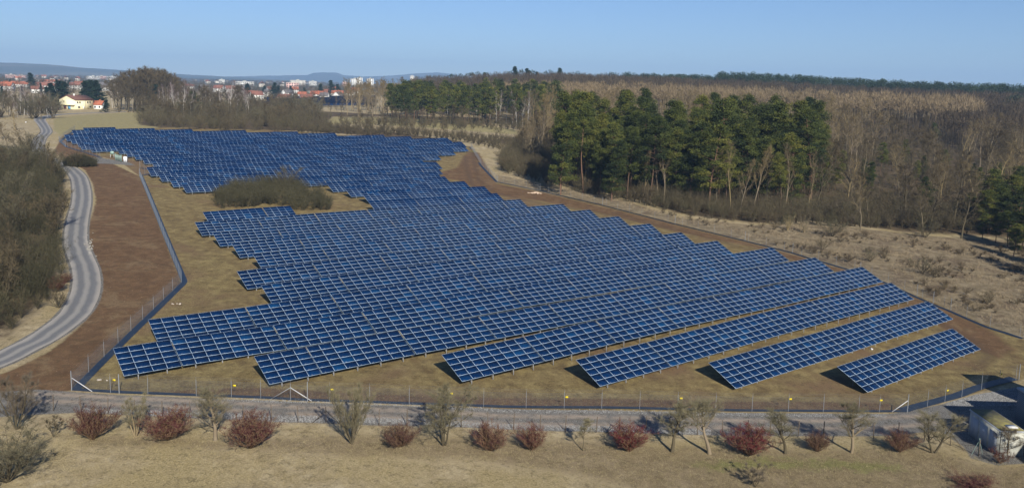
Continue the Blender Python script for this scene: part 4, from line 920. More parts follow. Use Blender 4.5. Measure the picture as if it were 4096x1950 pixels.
SPRUCE = Kind('spruce_tree', 'tree', [pine_meshes(160+i, h=16, low=.06, nc=60, wide=.2, cone=True, needle='needle_blue', fn=80, fs=.4, cs=1.1) for i in range(2)], 16.)
POPLAR = Kind('poplar_tree', 'tree', [tree_meshes('t', 'bark_tan', 'twig_tan', 200+i, h=20, cover=.45, nl=18, lang=(.45, 1.0), lup=.14, sub=5, twl=1.2, tww=.06, wob=.16, llen=.38) for i in range(6)], 20.)
OAKT = Kind('bare_tree', 'tree', [tree_meshes('t', 'bark', 'twig_brown', 220+i, h=16, cover=.7, nl=15, llen=.42, lang=(.6, 1.1), clear=.2, sub=6, twl=1.3, tww=.06, wob=.16, trunk_r=.28) for i in range(4)], 16.)
BIRCH = Kind('birch_tree', 'tree', [tree_meshes('t', 'bark_white', 'twig_purple', 240+i, h=18, cover=.4, nl=16, llen=.24, lang=(.4, .8), sub=5, twl=1.4, tww=.04, droop=.12, trunk_r=.16, bark2='bark_white', clear=.3) for i in range(4)], 18.)
PALE = Kind('bare_tree', 'tree', [tree_meshes('t', 'bark_tan', 'twig_tan', 260+i, h=18, nl=12, llen=.36, lang=(.3, .6), lup=.25, sub=5, twl=1.3, tww=.045, trunk_r=.2, bark2='bark_tan') for i in range(3)], 18.)
def shrubk(name, bark, twig, seeds, h=4., **k):
    kw = dict(h=h, cover=.75, trunk_r=.05, clear=.1, nl=7, lang=(.35, .8), llen=.45, sub=4, twl=.6, tww=.035, stems=9, spread=.65, lup=.08, wob=.14, nsub2=1); kw.update(k)
    return Kind(name, 'shrub', [tree_meshes('s', bark, twig, s_, **kw) for s_ in seeds], h)
SHRUB = shrubk('bare_shrub', 'bark', 'twig_brown', (300, 301, 302)); SHRUBO = shrubk('bare_shrub', 'bark', 'twig_olive', (310, 311, 312)); SHRUBG = shrubk('bare_shrub', 'bark', 'twig_grey', (320, 321))
MT['twig_red2'] = vegmat('dogwood_brown', [(.042, .018, .015), (.07, .028, .024), (.1, .04, .033)]); MT['twig_red3'] = vegmat('dogwood_crimson', [(.085, .012, .016), (.13, .016, .024), (.16, .025, .03)])
DOGM = [None]
DOG = shrubk('dogwood_shrub', 'stem_red', 'twig_red', (330, 331, 332), h=3., stems=46, spread=.95, smin=.02, nl=7, llen=.34, lang=(.25, .7), trunk_r=.02, sub=4, cover=2.0, twl=.45, tww=.016, clear=.15, lup=.12, nsub2=1)
THIN = shrubk('sapling_clump', 'bark_tan', 'twig_green', (340,), h=4, stems=16, spread=.35, nl=4, llen=.2, trunk_r=.03, sub=2, cover=.3)
def depth_h(P, top_y, px=None):
    """height that makes a thing standing at P reach photograph row top_y"""
    px = 2048+FPX*(P[0]*RT[0])/depth(P) if px is None else px
    v = ray(px, top_y); s = math.hypot(P[0], P[1])/math.hypot(v[0], v[1]); return CAMH+v[2]*s-P[2]

# ---- foreground hedge of single trees and dogwoods (photo base, top, width)
FT = lambda seed, **k: tree_meshes('t', k.pop('bark', 'bark'), k.pop('twig', 'twig_green'), seed, **k)
fore = [('bare_tree', (69, 1714), 1466, 165, dict(stems=5, spread=.45, nl=11, llen=.42, trunk_r=.09, clear=.12, twig='twig_grey', twl=.5, tww=.018), 'big bushy bare tree with grey-purple twigs at the left edge by the gravel road'),
 ('bare_tree', (215, 1745), 1660, 50, dict(stems=3, spread=.5, nl=5, llen=.4, trunk_r=.03, twig='twig_brown', twl=.3, tww=.015), 'tiny bare sapling left of the leftmost red dogwood'),
 ('bare_tree', (540, 1743), 1572, 95, dict(stems=4, spread=.22, nl=9, llen=.3, trunk_r=.06, clear=.12, bark='bark_tan', lang=(.3, .6), lup=.2, twl=.4, tww=.014), 'slim pale multi-stemmed bare tree between the two leftmost dogwoods'),
 ('bare_tree', (862, 1759), 1560, 130, dict(stems=1, nl=26, llen=.55, trunk_r=.13, clear=.24, bark='bark_tan', lang=(.35, 1.0), lup=.16, twl=.45, tww=.015), 'pale round-crowned tree with a straight short trunk between the second and third dogwoods'),
 ('bare_tree', (1408, 1774), 1525, 165, dict(stems=9, spread=.42, nl=10, llen=.34, trunk_r=.06, clear=.1, lang=(.25, .6), lup=.2, twl=.5, tww=.016), 'vase-shaped many-stemmed bare tree right of the big dark dogwood'),
 ('bare_tree', (1776, 1780), 1535, 190, dict(stems=3, spread=.3, nl=16, llen=.42, trunk_r=.09, clear=.14, lang=(.5, 1.1), lup=.06, twl=.5, tww=.016, wob=.16), 'wide spreading bare tree with low branches near the middle of the gravel road'),
 ('bare_tree', (2332, 1801), 1672, 60, dict(stems=1, nl=14, llen=.3, trunk_r=.04, clear=.35, twl=.3, tww=.013), 'thin little bare tree with a dark stem casting a long shadow'),
 ('bare_tree', (2688, 1806), 1605, 130, dict(stems=1, nl=22, llen=.42, trunk_r=.11, clear=.3, twl=.45, tww=.015, lang=(.5, 1.0)), 'upright bare tree with a mossy trunk right of a bright dogwood'),
 ('bare_tree', (2838, 1813), 1598, 155, dict(stems=1, nl=20, llen=.6, trunk_r=.16, clear=.45, bark='bark_tan', twl=.5, tww=.016, lang=(.5, 1.0), lup=.18), 'pollarded tree with a thick pale leaning trunk'),
 ('bare_tree', (3141, 1812), 1633, 118, dict(stems=1, nl=22, llen=.42, trunk_r=.1, clear=.22, twl=.45, tww=.015, wob=.16), 'crooked bare tree between the brightest dogwood and a small red bush'),
 ('bare_tree', (3406, 1809), 1596, 128, dict(stems=1, nl=24, llen=.45, trunk_r=.13, clear=.26, bark='bark_tan', twl=.45, tww=.015), 'bare tree with a forked pale trunk standing in the right part of the row'),
 ('bare_tree', (3733, 1809), 1633, 155, dict(stems=2, spread=.2, nl=18, llen=.5, trunk_r=.09, clear=.2, twl=.5, tww=.015, twig='twig_green'), 'greenish bare tree just left of the concrete hut'),
 ('bare_tree', (4026, 1822), 1695, 100, dict(stems=1, nl=18, llen=.45, trunk_r=.05, clear=.1, twl=.4, tww=.014, bark='bark', twig='twig_grey'), 'small leafless tree growing against the white end of the hut'),
 ('bare_shrub', (30, 1925), 1700, 290, dict(stems=14, spread=.8, nl=9, llen=.4, trunk_r=.06, clear=.1, twig='twig_olive', twl=.6, tww=.022), 'big olive-brown bush cut by the bottom left corner of the picture'),
 ('bare_shrub', (3020, 1945), 1830, 90, dict(stems=5, spread=.5, nl=5, llen=.3, trunk_r=.02, clear=.1, twig='twig_grey', twl=.3, tww=.012), 'wispy leafless bush in the lawn at the bottom edge'),
 ('bare_shrub', (4000, 1852), 1790, 75, dict(stems=16, spread=.9, nl=5, llen=.3, trunk_r=.02, clear=.1, twig='twig_red', bark='stem_red', twl=.3, tww=.013), 'low reddish bush at the foot of the hut')]
for i, (nm, (bx, by), ty, wpx, kw, lab) in enumerate(fore):
    P = at(bx, by); h_ = depth_h(P, ty, bx); wm = wpx/FPX*depth(P); k_ = dict(sub=5, nsub2=1, lup=.1, cover=1.5); k_.update(kw); a, b = FT(400+i, h=h_*.96, **k_)
    co = np.empty(len(b.vertices)*3, np.float32); b.vertices.foreach_get('co', co); co = co.reshape(-1, 3); ext = (np.percentile(co[:, 0], 98)-np.percentile(co[:, 0], 2)); zt = np.percentile(co[:, 2], 99.7)
    o = empty(nm, (P[0], P[1], P[2]-.03), 0, lab, 'tree' if nm == 'bare_tree' else 'shrub'); s_ = wm/ext; o.scale = (s_, s_, h_/zt); part('trunk' if nm == 'bare_tree' else 'stems', a, o); part('crown' if nm == 'bare_tree' else 'twigs', b, o)
dogs = [((371, 1756), 1612, 172, 'leftmost red-twigged dogwood of the roadside row'), ((673, 1756), 1634, 210, 'wide red dogwood, second from the left in the row'), ((1003, 1790), 1640, 200, 'biggest and darkest red dogwood, third from the left'),
 ((1602, 1785), 1694, 148, 'low brownish-red dogwood between the two wide bare trees'), ((1960, 1801), 1690, 154, 'brownish-red dogwood, fifth from the left in the row'), ((2127, 1798), 1690, 120, 'small red dogwood left of the thin little tree'),
 ((2515, 1804), 1688, 158, 'bright red dogwood right of the thin little tree'), ((2997, 1820), 1700, 172, 'brightest crimson dogwood right of the pollarded tree'), ((3268, 1804), 1722, 95, 'small low red dogwood between two crooked trees'),
 ((3597, 1806), 1712, 116, 'brown-red dogwood left of the greenish tree, rightmost of the row'), ((3899, 1965), 1912, 190, 'red bush cut by the bottom edge at the right')]
for i, ((bx, by), ty, wpx, lab) in enumerate(dogs):
    P = at(bx, by) if by < 1950 else at(bx, 1948); h_ = depth_h(P, ty, bx); a, b = DOG.v[i % 3]; o = empty('dogwood_shrub', (P[0], P[1], P[2]-.03), i*1.3, lab, 'shrub', 'red dogwoods in the row along the road')
    co = np.empty(len(b.vertices)*3, np.float32); b.vertices.foreach_get('co', co); co = co.reshape(-1, 3); ext = np.percentile(np.hypot(co[:, 0], co[:, 1]), 96)*2; zt = np.percentile(co[:, 2], 99.5)
    s_ = 1.12*wpx/FPX*depth(P)/ext; o.scale = (s_, s_, h_/zt); cm = (MT['twig_red3'] if 'crimson' in lab or 'bright red' in lab else MT['twig_red2'] if 'brown' in lab or 'low red' in lab else None)
    if cm: b = b.copy(); b.materials[1] = cm
    part('stems', a, o); part('twigs', b, o)
# ---- dense brushwood as one mesh
def brush(name, pts, hs, seed, label, cat, mats, kind='stuff', ns=26, nt=620, rad_=.75, tl=.13, tw=.04, up=.25):
    r = np.random.default_rng(seed); pts = np.asarray(pts); n = len(pts); hs = np.asarray(hs, float); z = G(pts[:, 0], pts[:, 1]); O = np.array([pts[0, 0], pts[0, 1], z[0]]); P0 = np.column_stack([pts, z])-O
    az = r.uniform(0, 6.283, (n, ns)); sp = r.uniform(.1, 1, (n, ns))**.7*rad_; hh = hs[:, None]*r.uniform(.45, 1.1, (n, ns))*(1-.35*sp/rad_)
    dirv = np.stack([np.cos(az)*sp, np.sin(az)*sp, np.ones_like(az)], -1)
    def stem(i, j, t): # curved outward
        q = P0[i]+dirv[i, j]*hh[i, j][..., None]*t[..., None]*np.array([1, 1, 0])*(t[..., None]**.35)+np.stack([0*t, 0*t, hh[i, j]*(t-.12*t*t)*1.1], -1); return q
    I, J = np.meshgrid(np.arange(n), np.arange(ns), indexing='ij'); I, J = I.ravel(), J.ravel(); V = []; ts = [0, .35, .7, 1]; wds = [.07, .05, .03, .01]; rs_ = unit(r.normal(0, 1, (len(I), 3))*[1, 1, .1])
    for k in range(3):
        a = stem(I, J, np.full(len(I), ts[k])); b = stem(I, J, np.full(len(I), ts[k+1])); V.append(np.stack([a-rs_*wds[k]/2, a+rs_*wds[k]/2, b], 1).reshape(-1, 3))
    nst = len(I)*3; m_ = n*nt; i = np.repeat(np.arange(n), nt); j = r.integers(0, ns, m_); t = r.uniform(.15, 1, m_)**.8; b = stem(i, j, t)+r.normal(0, .04, (m_, 3))*hs[i][:, None]; d = unit(dirv[i, j]*.7+r.normal(0, 1.0, (m_, 3))+np.array([0, 0, up*.4])); TV, TF = blades(b, d, hs[i]*tl*r.uniform(.4, 1.3, m_), tw*r.uniform(.6, 1.3, m_), r); V.append(TV)
    V = np.vstack(V); sv = r.random(n); va = np.concatenate([np.tile(sv[I], 3)*.5+.2, np.clip(.75*sv[i]+.35*r.random(m_)-.05, 0, 1)])
    o = new(name, mesh(name, V, [np.arange(len(V)).reshape(-1, 3)], mats, midx=[0]*nst+[1]*m_, attrs={'var': ('FACE', va)})); o.location = O; return tag(o, label, cat, kind=kind)
MT['brush'] = vegmat('brush_twigs', [(.04, .032, .018), (.06, .048, .027), (.09, .07, .04), (.07, .064, .03), (.14, .105, .065)]); MT['brush_o'] = vegmat('brush_olive', [(.026, .025, .012), (.044, .041, .02), (.075, .067, .034)])
MT['weed'] = vegmat('dead_weeds', [(.05, .036, .022), (.085, .062, .036), (.13, .1, .055), (.2, .155, .09)])
# ---- placement helpers
def scatter(poly_px, n, seed, mind):
    P = pline(poly_px); r = np.random.default_rng(seed); lo, hi = P.min(0), P.max(0); out = []; tries = 0
    while len(out) < n and tries < n*60:
        tries += 1; q = r.uniform(lo, hi)
        if not inpoly(np.array([q[0]]), np.array([q[1]]), P)[0]: continue
        if out and min(np.hypot(*(q-o)) for o in out) < mind: continue
        out.append(q)
    return out
def wedge(px0, px1, r0, r1, n, seed, mind):
    r = np.random.default_rng(seed); out = []; t = 0
    while len(out) < n and t < n*60:
        t += 1; px = r.uniform(px0, px1); rr_ = math.sqrt(r.uniform(r0*r0, r1*r1)); q = np.array(pol(px, rr_))
        if out and min(np.hypot(*(q-o)) for o in out) < mind: continue
        out.append(q)
    return out
R = random.uniform
ntree = 0
# thicket in the middle of the field
q = scatter([(838, 822), (880, 772), (1000, 748), (1150, 748), (1270, 780), (1335, 822), (1320, 842), (1180, 842), (1160, 824), (1000, 828), (900, 838)], 190, 11, 1.0)
brush('thicket', q, [R(3.6, 5.3) if 900 < 2048+FPX*(p_[0]/p_[1]) < 1290 else R(2.6, 3.8) for p_ in q], 12, 'dense olive-brown thicket standing in the gap between the solar tables', 'bushes', [MT['bark'], MT['brush_o']], kind=None, nt=900, tw=.04, rad_=.9)
P = at(1140, 762); SHRUBO.put(P[0], P[1], 7.0, 'small bushy tree sticking out of the thicket in the solar field')
# pine stand
front = [(2270, 690, 1.0), (2330, 735, 1), (2395, 760, .95), (2450, 780, 1), (2520, 790, .95), (2600, 805, 1.), (2700, 812, .9), (2760, 822, .95), (2835, 841, .95), (2905, 810, 1), (2980, 815, .95), (3060, 800, 1), (3130, 790, .85), (3200, 760, .8), (3290, 740, .7)]
pl = []
for i, (px, py, f) in enumerate(front): P = at(px, py); PINE.put(P[0], P[1], R(23, 28)*f, 'front pine of the stand beyond the right fence, %s from the left' % ORD[i], 'pines along the front of the stand', var=[1, 4, 6, 3][i % 4])
for q in wedge(2230, 3250, 262, 350, 92, 21, 5.0): pl.append((q, R(19, 31.5)))
for q in wedge(3050, 3330, 300, 350, 10, 22, 6): pl.append((q, R(17, 21)))
for q in wedge(2340, 3180, 252, 285, 22, 23, 5): pl.append((q, R(16, 22)))
for q in scatter([(2240, 690), (2400, 745), (2600, 790), (2830, 825), (3100, 810), (3260, 750), (3150, 730), (2850, 760), (2500, 730), (2280, 650)], 46, 24, 3.5): pl.append((q, R(7, 14)))
for q, h in pl: PINE.put(q[0], q[1], h, 'dark green pine of the dense stand beyond the right fence', 'pines in the stand beyond the right fence'); ntree += 1
P = at(3570, 690); 
for px, py, h, lab in ((3520, 700, 13, 'lone dark pine right of the pine stand among bare trees'), (3470, 790, 12, 'short dark pine standing low at the edge of the brown clearing'), (3340, 760, 14, 'dark pine leaning out of the right end of the stand'), (3740, 600, 14, 'isolated pine poking out of the tan trees near the right')):
    P = at(px, py); PINE.put(P[0], P[1], h, lab)
# pale bare trees in and before the stand
for q in [at(px, py)[:2] for px, py in ((2160, 600), (2240, 620), (2570, 800), (2630, 800), (2655, 815), (2920, 850), (2960, 860), (3010, 850), (3070, 835), (2865, 830), (2345, 700), (3140, 850), (3230, 860))]:
    PALE.put(q[0], q[1], R(14, 19), 'pale-barked bare tree at the front of the pine stand', 'pale bare trees at the front of the pine stand')
# shrubs along the foot of the stand
q = scatter([(1990, 640), (2080, 640), (2250, 650), (2400, 720), (2650, 790), (2900, 830), (3200, 840), (3500, 830), (3900, 850), (3890, 930), (3500, 915), (3100, 900), (2800, 872), (2550, 815), (2300, 765), (2120, 720), (2010, 690)], 640, 31, 1.5)
brush('undergrowth', q, [R(3.4, 8.2) for _ in q], 32, 'tangled brown-olive leafless undergrowth along the foot of the pine stand and the wood', 'undergrowth', [MT['bark'], MT['brush']])
for q in scatter([(2010, 650), (2250, 660), (2650, 790), (3200, 845), (3890, 870), (3890, 925), (3100, 890), (2550, 812), (2300, 762), (2020, 690)], 40, 33, 6): random.choice((SHRUB, SHRUBO, SHRUBG)).put(q[0], q[1], R(4.0, 6.4), 'leafless bush standing taller in the undergrowth along the foot of the pine stand', 'taller bushes along the foot of the pine stand')
for px, py, h, lab in ((3325, 640, 0, ''),): pass
q = scatter([(1995, 625), (2085, 560), (2260, 555), (2270, 700), (2180, 705), (2060, 670)], 190, 34, 2.2)
brush('undergrowth', q, [R(3.5, 8) for _ in q], 35, 'brown-olive leafless thicket blending into the left end of the pine stand', 'undergrowth', [MT['bark'], MT['brush']], tw=.05)
for q in scatter([(2060, 620), (2110, 560), (2260, 545), (2270, 690), (2180, 690)], 26, 36, 5): random.choice((OAKT, POPLAR, PALE)).put(q[0], q[1], R(9, 17), 'leafless tree at the left end of the pine stand', 'leafless trees at the left end of the pine stand')
# bare trees band behind
for q in wedge(2060, 3500, 355, 500, 84, 41, 8): POPLAR.put(q[0], q[1], R(18, 24), 'tan leafless tree of the wood behind the pine stand', 'tan bare trees of the wood behind the pine stand')
for q in wedge(3250, 4300, 235, 480, 84, 42, 7.5):
    (POPLAR if random.random() < .5 else OAKT).put(q[0], q[1], R(11, 20), 'leafless tree of the open wood right of the pine stand', 'bare trees of the open wood at the right')
q = scatter([(3150, 830), (3300, 880), (3600, 915), (3900, 945), (4150, 985), (4500, 1000), (4500, 560), (3300, 560), (3150, 700)], 900, 43, 1.9)
brush('undergrowth', q, [R(2.5, 6) if p_[0] < 95 else R(4, 8) for p_ in q], 44, 'tangled leafless undergrowth beneath the open wood at the right', 'undergrowth', [MT['bark'], MT['brush']])
# right edge: big trees, partly beyond the frame, whose shade lies on the rough grass
for px, py, h, lab in ((4040, 905, 18, 'large bare tree with a white forked trunk at the right edge'), (3955, 870, 12, 'dark crooked bare tree left of the big white-trunked tree'), (3700, 800, 12, 'gnarled dark bare tree above the rough grass')):
    P = at(px, py); (PALE if 'white' in lab else OAKT).put(P[0], P[1], h, lab, sx=1.2)
for i, (x, y, h) in enumerate(((118, 158, 17), (124, 169, 18), (128, 150, 19), (134, 172, 18), (141, 160, 17), (121, 146, 16), (131, 184, 16), (138, 196, 17), (113, 148, 15), (115, 170, 17), (120, 180, 17), (127, 192, 18))):
    (PINE if i % 2 else SPRUCE).put(x, y, h, 'dark evergreen just beyond the right edge, shading the rough grass', 'dark evergreens just beyond the right edge')
for i, (px, r_, h) in enumerate(((3905, 268, 9), (3940, 262, 11), (3975, 255, 12), (4000, 262, 13), (4030, 256, 13), (4060, 268, 15), (4085, 252, 14), (4110, 260, 16), (3955, 246, 7), (4010, 243, 8), (4060, 240, 9), (4095, 236, 10), (3985, 280, 15), (4045, 284, 16), (4090, 228, 8), (4120, 235, 12))):
    P = at_r(px, r_); PINE.put(P[0], P[1], h, 'dark evergreen in the shaded corner behind the big white-trunked tree', 'dark evergreens in the shaded corner at the right edge', var=[1, 4, 6][i % 3], sx=1.35)
q = scatter([(2450, 795), (2800, 875), (3100, 915), (3400, 935), (3800, 960), (4200, 990), (4300, 1320), (4100, 1340), (3800, 1215), (3440, 1068), (2980, 945), (2500, 825)], 620, 45, 1.0); q = [p_ for p_ in q if math.sin(p_[0]*.31+1.7*math.sin(p_[1]*.13))+math.sin(p_[1]*.23+p_[0]*.11) > .1]
brush('dry_scrub', q, [R(.3, 1.0) if R(0, 1) < .6 else R(1., 2.4) for _ in q], 46, 'low brown brambles and dead weeds over the rough grass beyond the right fence', 'brambles', [MT['bark'], MT['weed']], nt=260, ns=14, rad_=1.2, tl=.3, tw=.035)
for q in scatter([(3280, 700), (3500, 640), (4000, 680), (4000, 880), (3500, 860), (3300, 820)], 14, 47, 9): PINE.put(q[0], q[1], R(7, 12), 'small dark pine scattered through the open wood at the right', 'small pines in the open wood at the right', var=[1, 4, 6][random.randrange(3)])
# clumps on the rough grass
for px, py, h, K_, lab in ((3215, 930, 4.5, THIN, 'clump of slender pale saplings on the rough grass'), (3150, 920, 4, THIN, 'left clump of slender saplings by the foot of the bushes'), (3330, 945, 4.2, SHRUBO, 'round olive bush right of the slender saplings'), (3290, 1000, 2.6, SHRUB, 'low brown bush on the rough grass below the saplings'),
        (3480, 1045, 2.6, SHRUBO, 'low dark bush in the middle of the rough grass'), (3690, 1095, 3.2, SHRUBO, 'wide dark bush close to the right fence'), (3740, 1110, 2.6, SHRUB, 'small bush touching the wide dark bush by the right fence'), (3950, 1215, 2.4, SHRUB, 'low bush near the fence at the right edge'), (3400, 905, 3, SHRUBG, 'grey bush at the upper edge of the rough grass'), (3700, 950, 4, SHRUBO, 'dark bush where the rough grass meets the wood')):
    P = at(px, py); K_.put(P[0], P[1], h, lab, sx=1.3)
# far pine wood with birches in front
for q in wedge(1560, 2230, 505, 640, 95, 51, 6.5): PINEF.put(q[0], q[1], R(21, 26), 'dark green pine of the far pine wood behind the pale meadow', 'pines of the far wood behind the pale meadow')
for q in [at(px, py)[:2] for px, py in ((1945, 485), (1960, 488), (1985, 492), (2000, 494), (2025, 498), (2050, 500), (2065, 505), (2090, 508), (1905, 482), (1790, 472), (1690, 468), (2110, 512))]:
    BIRCH.put(q[0], q[1], R(17, 21), 'white-stemmed birch before the far pine wood', 'birches before the far pine wood')
q = wedge(1380, 2250, 478, 530, 170, 52, 3)
brush('undergrowth', q, [R(4, 8) for _ in q], 53, 'leafless scrub along the far edge of the pale meadow', 'undergrowth', [MT['bark'], MT['brush']], tw=.07, nt=420)
for q in wedge(1400, 2230, 485, 520, 26, 54, 9): OAKT.put(q[0], q[1], R(8, 12), 'small bare tree standing in the scrub beyond the pale meadow', 'small bare trees beyond the pale meadow')
for q in wedge(1380, 1660, 560, 760, 40, 53, 7): POPLAR.put(q[0], q[1], R(20, 25), 'tan leafless poplar left of the far pine wood', 'tan poplars left of the far pine wood')
# hedge belt behind the solar field
q = scatter([(1180, 516), (1300, 500), (1380, 512), (1550, 520), (1750, 535), (1930, 550), (2080, 560), (2090, 590), (1960, 600), (1880, 572), (1700, 552), (1500, 542), (1500, 548), (1340, 538), (1200, 532)], 340, 61, 1.9)
brush('hedge_belt', q, [R(2.8, 5.0) for _ in q], 68, 'leafless hedge belt behind the far edge of the solar field', 'hedge', [MT['bark'], MT['brush']], tw=.055, nt=520)
for q in scatter([(1180, 514), (1380, 512), (1750, 535), (2080, 565), (2080, 590), (1880, 570), (1500, 540), (1200, 522)], 14, 69, 9): OAKT.put(q[0], q[1], R(6, 8.5), 'small bare tree standing in the hedge belt behind the solar field', 'small bare trees in the hedge belt')
# scrub behind the far left part
q = scatter([(548, 500), (565, 468), (640, 450), (800, 440), (1000, 436), (1250, 448), (1330, 470), (1300, 500), (1330, 536), (1180, 531), (1000, 525), (800, 521), (640, 512)], 900, 62, 2.0)
brush('scrub', q, [(R(4, 9.5) if R(0, 1) < .7 else R(8, 11))*(.55 if p_[0]/p_[1] > -.235 else 1) for p_ in q], 70, 'dense leafless scrub behind the far left solar tables', 'scrub', [MT['bark'], MT['brush']], tw=.06, nt=480)
for q in scatter([(580, 498), (580, 470), (800, 448), (1250, 454), (1300, 495), (1180, 518), (800, 510), (640, 506)], 60, 73, 6): random.choice((OAKT, SHRUBO, SHRUB)).put(q[0], q[1], R(9, 14), 'taller bush or small tree rising from the scrub behind the far left solar tables', 'taller bushes in the scrub behind the far left solar tables')
for px, py, h in ((690, 470, 21), (700, 474, 20), (735, 482, 22), (762, 480, 17), (660, 462, 19), (645, 466, 17)): 
    P = at(px, py); BIRCH.put(P[0], P[1], h, 'purple-twigged birch in the clump left of the lone pine', 'birches in the scrub left of the lone pine')
P = at(923, 479); BIRCH.put(P[0], P[1], 23, 'tall single white-stemmed birch standing above the scrub')
P = at(775, 470); PINE.put(P[0], P[1], 17, 'lone pine with layered crown behind the solar field', sx=1.5)
for px, py, h in ((450, 432, 17), (470, 434, 18), (488, 434, 18), (505, 436, 16), (530, 437, 17), (555, 436, 18), (575, 436, 15), (460, 430, 15)):
    P = at(px, py); BIRCH.put(P[0], P[1], h, 'slender birch of the row right of the yellow farmhouse', 'birches right of the yellow farmhouse')
for q in wedge(462, 725, 640, 760, 62, 63, 4): OAKT.put(q[0], q[1], (29-9*abs((2048+FPX*q[0]/q[1]-595)/135)**2.2)*R(.93, 1.0), 'tall brown leafless tree of the big clump right of the farmhouse', 'trees of the big bare clump right of the farmhouse')
for q in wedge(570, 1010, 580, 720, 52, 64, 6): random.choice((OAKT, OAKT, BIRCH)).put(q[0], q[1], R(13, 19), 'bare tree behind the scrub, before the town', 'bare trees between the scrub and the town')
for q in wedge(900, 1500, 620, 780, 44, 65, 7): random.choice((OAKT, POPLAR, SHRUBO)).put(q[0], q[1], R(7, 12), 'low leafless tree in front of the far solar field', 'low trees in front of the far solar field')
# conifers and garden trees round the farmhouse and in the town
for px, r_, h, K_, lab in ((222, 745, 18, SPRUCE, 'dark conifer left of the farmhouse gable'), (240, 750, 20, SPRUCE, 'tall dark conifer touching the farmhouse on its left'), (262, 760, 19, SPRUCE, 'dark conifer behind the left half of the farmhouse'), (206, 740, 15, SPRUCE, 'lower dark conifer, leftmost of those by the farmhouse'),
    (338, 760, 20, SPRUCE, 'dark conifer behind the right half of the farmhouse'), (358, 755, 21, SPRUCE, 'broad dark conifer behind the red-roofed garden house'), (380, 750, 20, SPRUCE, 'dark conifer right above the garden house'), (405, 730, 21, SPRUCE, 'pointed dark conifer right of the garden house'), (420, 640, 9, SPRUCE, 'small green conifer in front of the birches'), (600, 640, 20, SPRUCE, 'dark spruce between the birch groups')):
    P = at_r(px, r_); K_.put(P[0], P[1], h, lab, sx=1.6)
for i, (px, r_, h) in enumerate([(140, 1150, 22), (235, 1250, 14), (255, 1300, 12), (985, 1150, 16), (1000, 1150, 17), (1085, 1100, 20), (1105, 1100, 16), (1275, 1150, 18), (1328, 1150, 22), (1355, 1120, 17), (1165, 1200, 14), (1385, 1200, 12), (1050, 1200, 14), (1220, 1200, 12)]):
    P = at_r(px, r_); SPRUCE.put(P[0], P[1], h, 'dark conifer between the houses of the town', 'conifers between the town houses', sx=1.5)
for q in wedge(-100, 480, 780, 1500, 26, 66, 12): random.choice((OAKT, OAKT, SPRUCE)).put(q[0], q[1], R(8, 13), 'garden tree between the roofs at the left of the town', 'garden trees at the left of the town')
for q in wedge(940, 1480, 1000, 1700, 12, 67, 12): OAKT.put(q[0], q[1], R(7, 11), 'garden tree between the roofs behind the far solar field', 'garden trees behind the far solar field')
# left thicket beside the lane
LT = [(-260, 1330), (30, 1355), (140, 1250), (238, 1165), (248, 1080), (232, 980), (234, 900), (260, 800), (255, 730), (235, 685), (190, 655), (100, 620), (-250, 640), (-900, 900), (-700, 1200)]
q = scatter(LT, 950, 71, 1.0)
brush('thicket', q, [R(3.4, 7.4) for _ in q], 74, 'dense dark brown-olive thicket filling the slope between the lane and the left edge', 'thicket', [MT['bark'], MT['brush_o']], nt=620, tw=.035)
for q in scatter(LT, 46, 75, 4):
    random.choice((OAKT, SHRUB, SHRUBO)).put(q[0], q[1], R(6.5, 9), 'bare tree or tall bush rising from the thicket left of the lane', 'trees rising from the thicket left of the lane')
P = at(322, 664); q = [P[:2]+np.array([math.cos(a_), .8*math.sin(a_)])*r_ for a_, r_ in [(k_*2.4, .62*math.sqrt(k_)) for k_ in range(60)]]
brush('round_bush', q, [R(4.4, 5.6)*(1-.09*math.hypot(*(p_-P[:2]))) for p_ in q], 77, 'large round dark bush beside the gravel entrance of the solar field', 'bush', [MT['bark'], MT['brush_o']], kind=None, nt=800, tw=.05)
for px, py, h, K_, lab in ((235, 1230, 2.6, SHRUB, 'reddish bush at the lane edge below the thicket'), (262, 1130, 1.8, DOG, 'low dark red bush at the verge of the lane'), (228, 1165, 2.6, DOG, 'dark red bush between thicket and lane'), (185, 660, 5, SHRUBO, 'bush on the inner side of the lane bend'), (225, 672, 5, SHRUBO, 'olive bush overhanging the lane where it disappears'), (300, 668, 4.2, SHRUB, 'left part of the bush group beside the gravel entrance')):
    P = at(px, py); K_.put(P[0], P[1], h, lab, sx=1.3)
for px, py, h in ((82, 460, 17), (97, 461, 18), (60, 457, 16), (110, 462, 15), (40, 455, 15), (196, 446, 13)): 
    P = at(px, py); BIRCH.put(P[0], P[1], h, 'birch at the far left beyond the lane junction', 'birches beyond the lane junction')
for q in wedge(-160, 225, 540, 640, 46, 72, 5): random.choice((OAKT, OAKT, SHRUBO, BIRCH)).put(q[0], q[1], R(8, 15), 'bare tree or bush at the far left beyond the lane junction', 'bare trees and bushes beyond the lane junction')
for px, py in ((10, 560), (60, 520), (-30, 600), (30, 600), (90, 610)): P = at(px, py); (POPLAR).put(P[0], P[1], 9, 'yellowish bare willow at the left edge before the lane junction', 'yellowish willows at the left edge', sx=1.6)

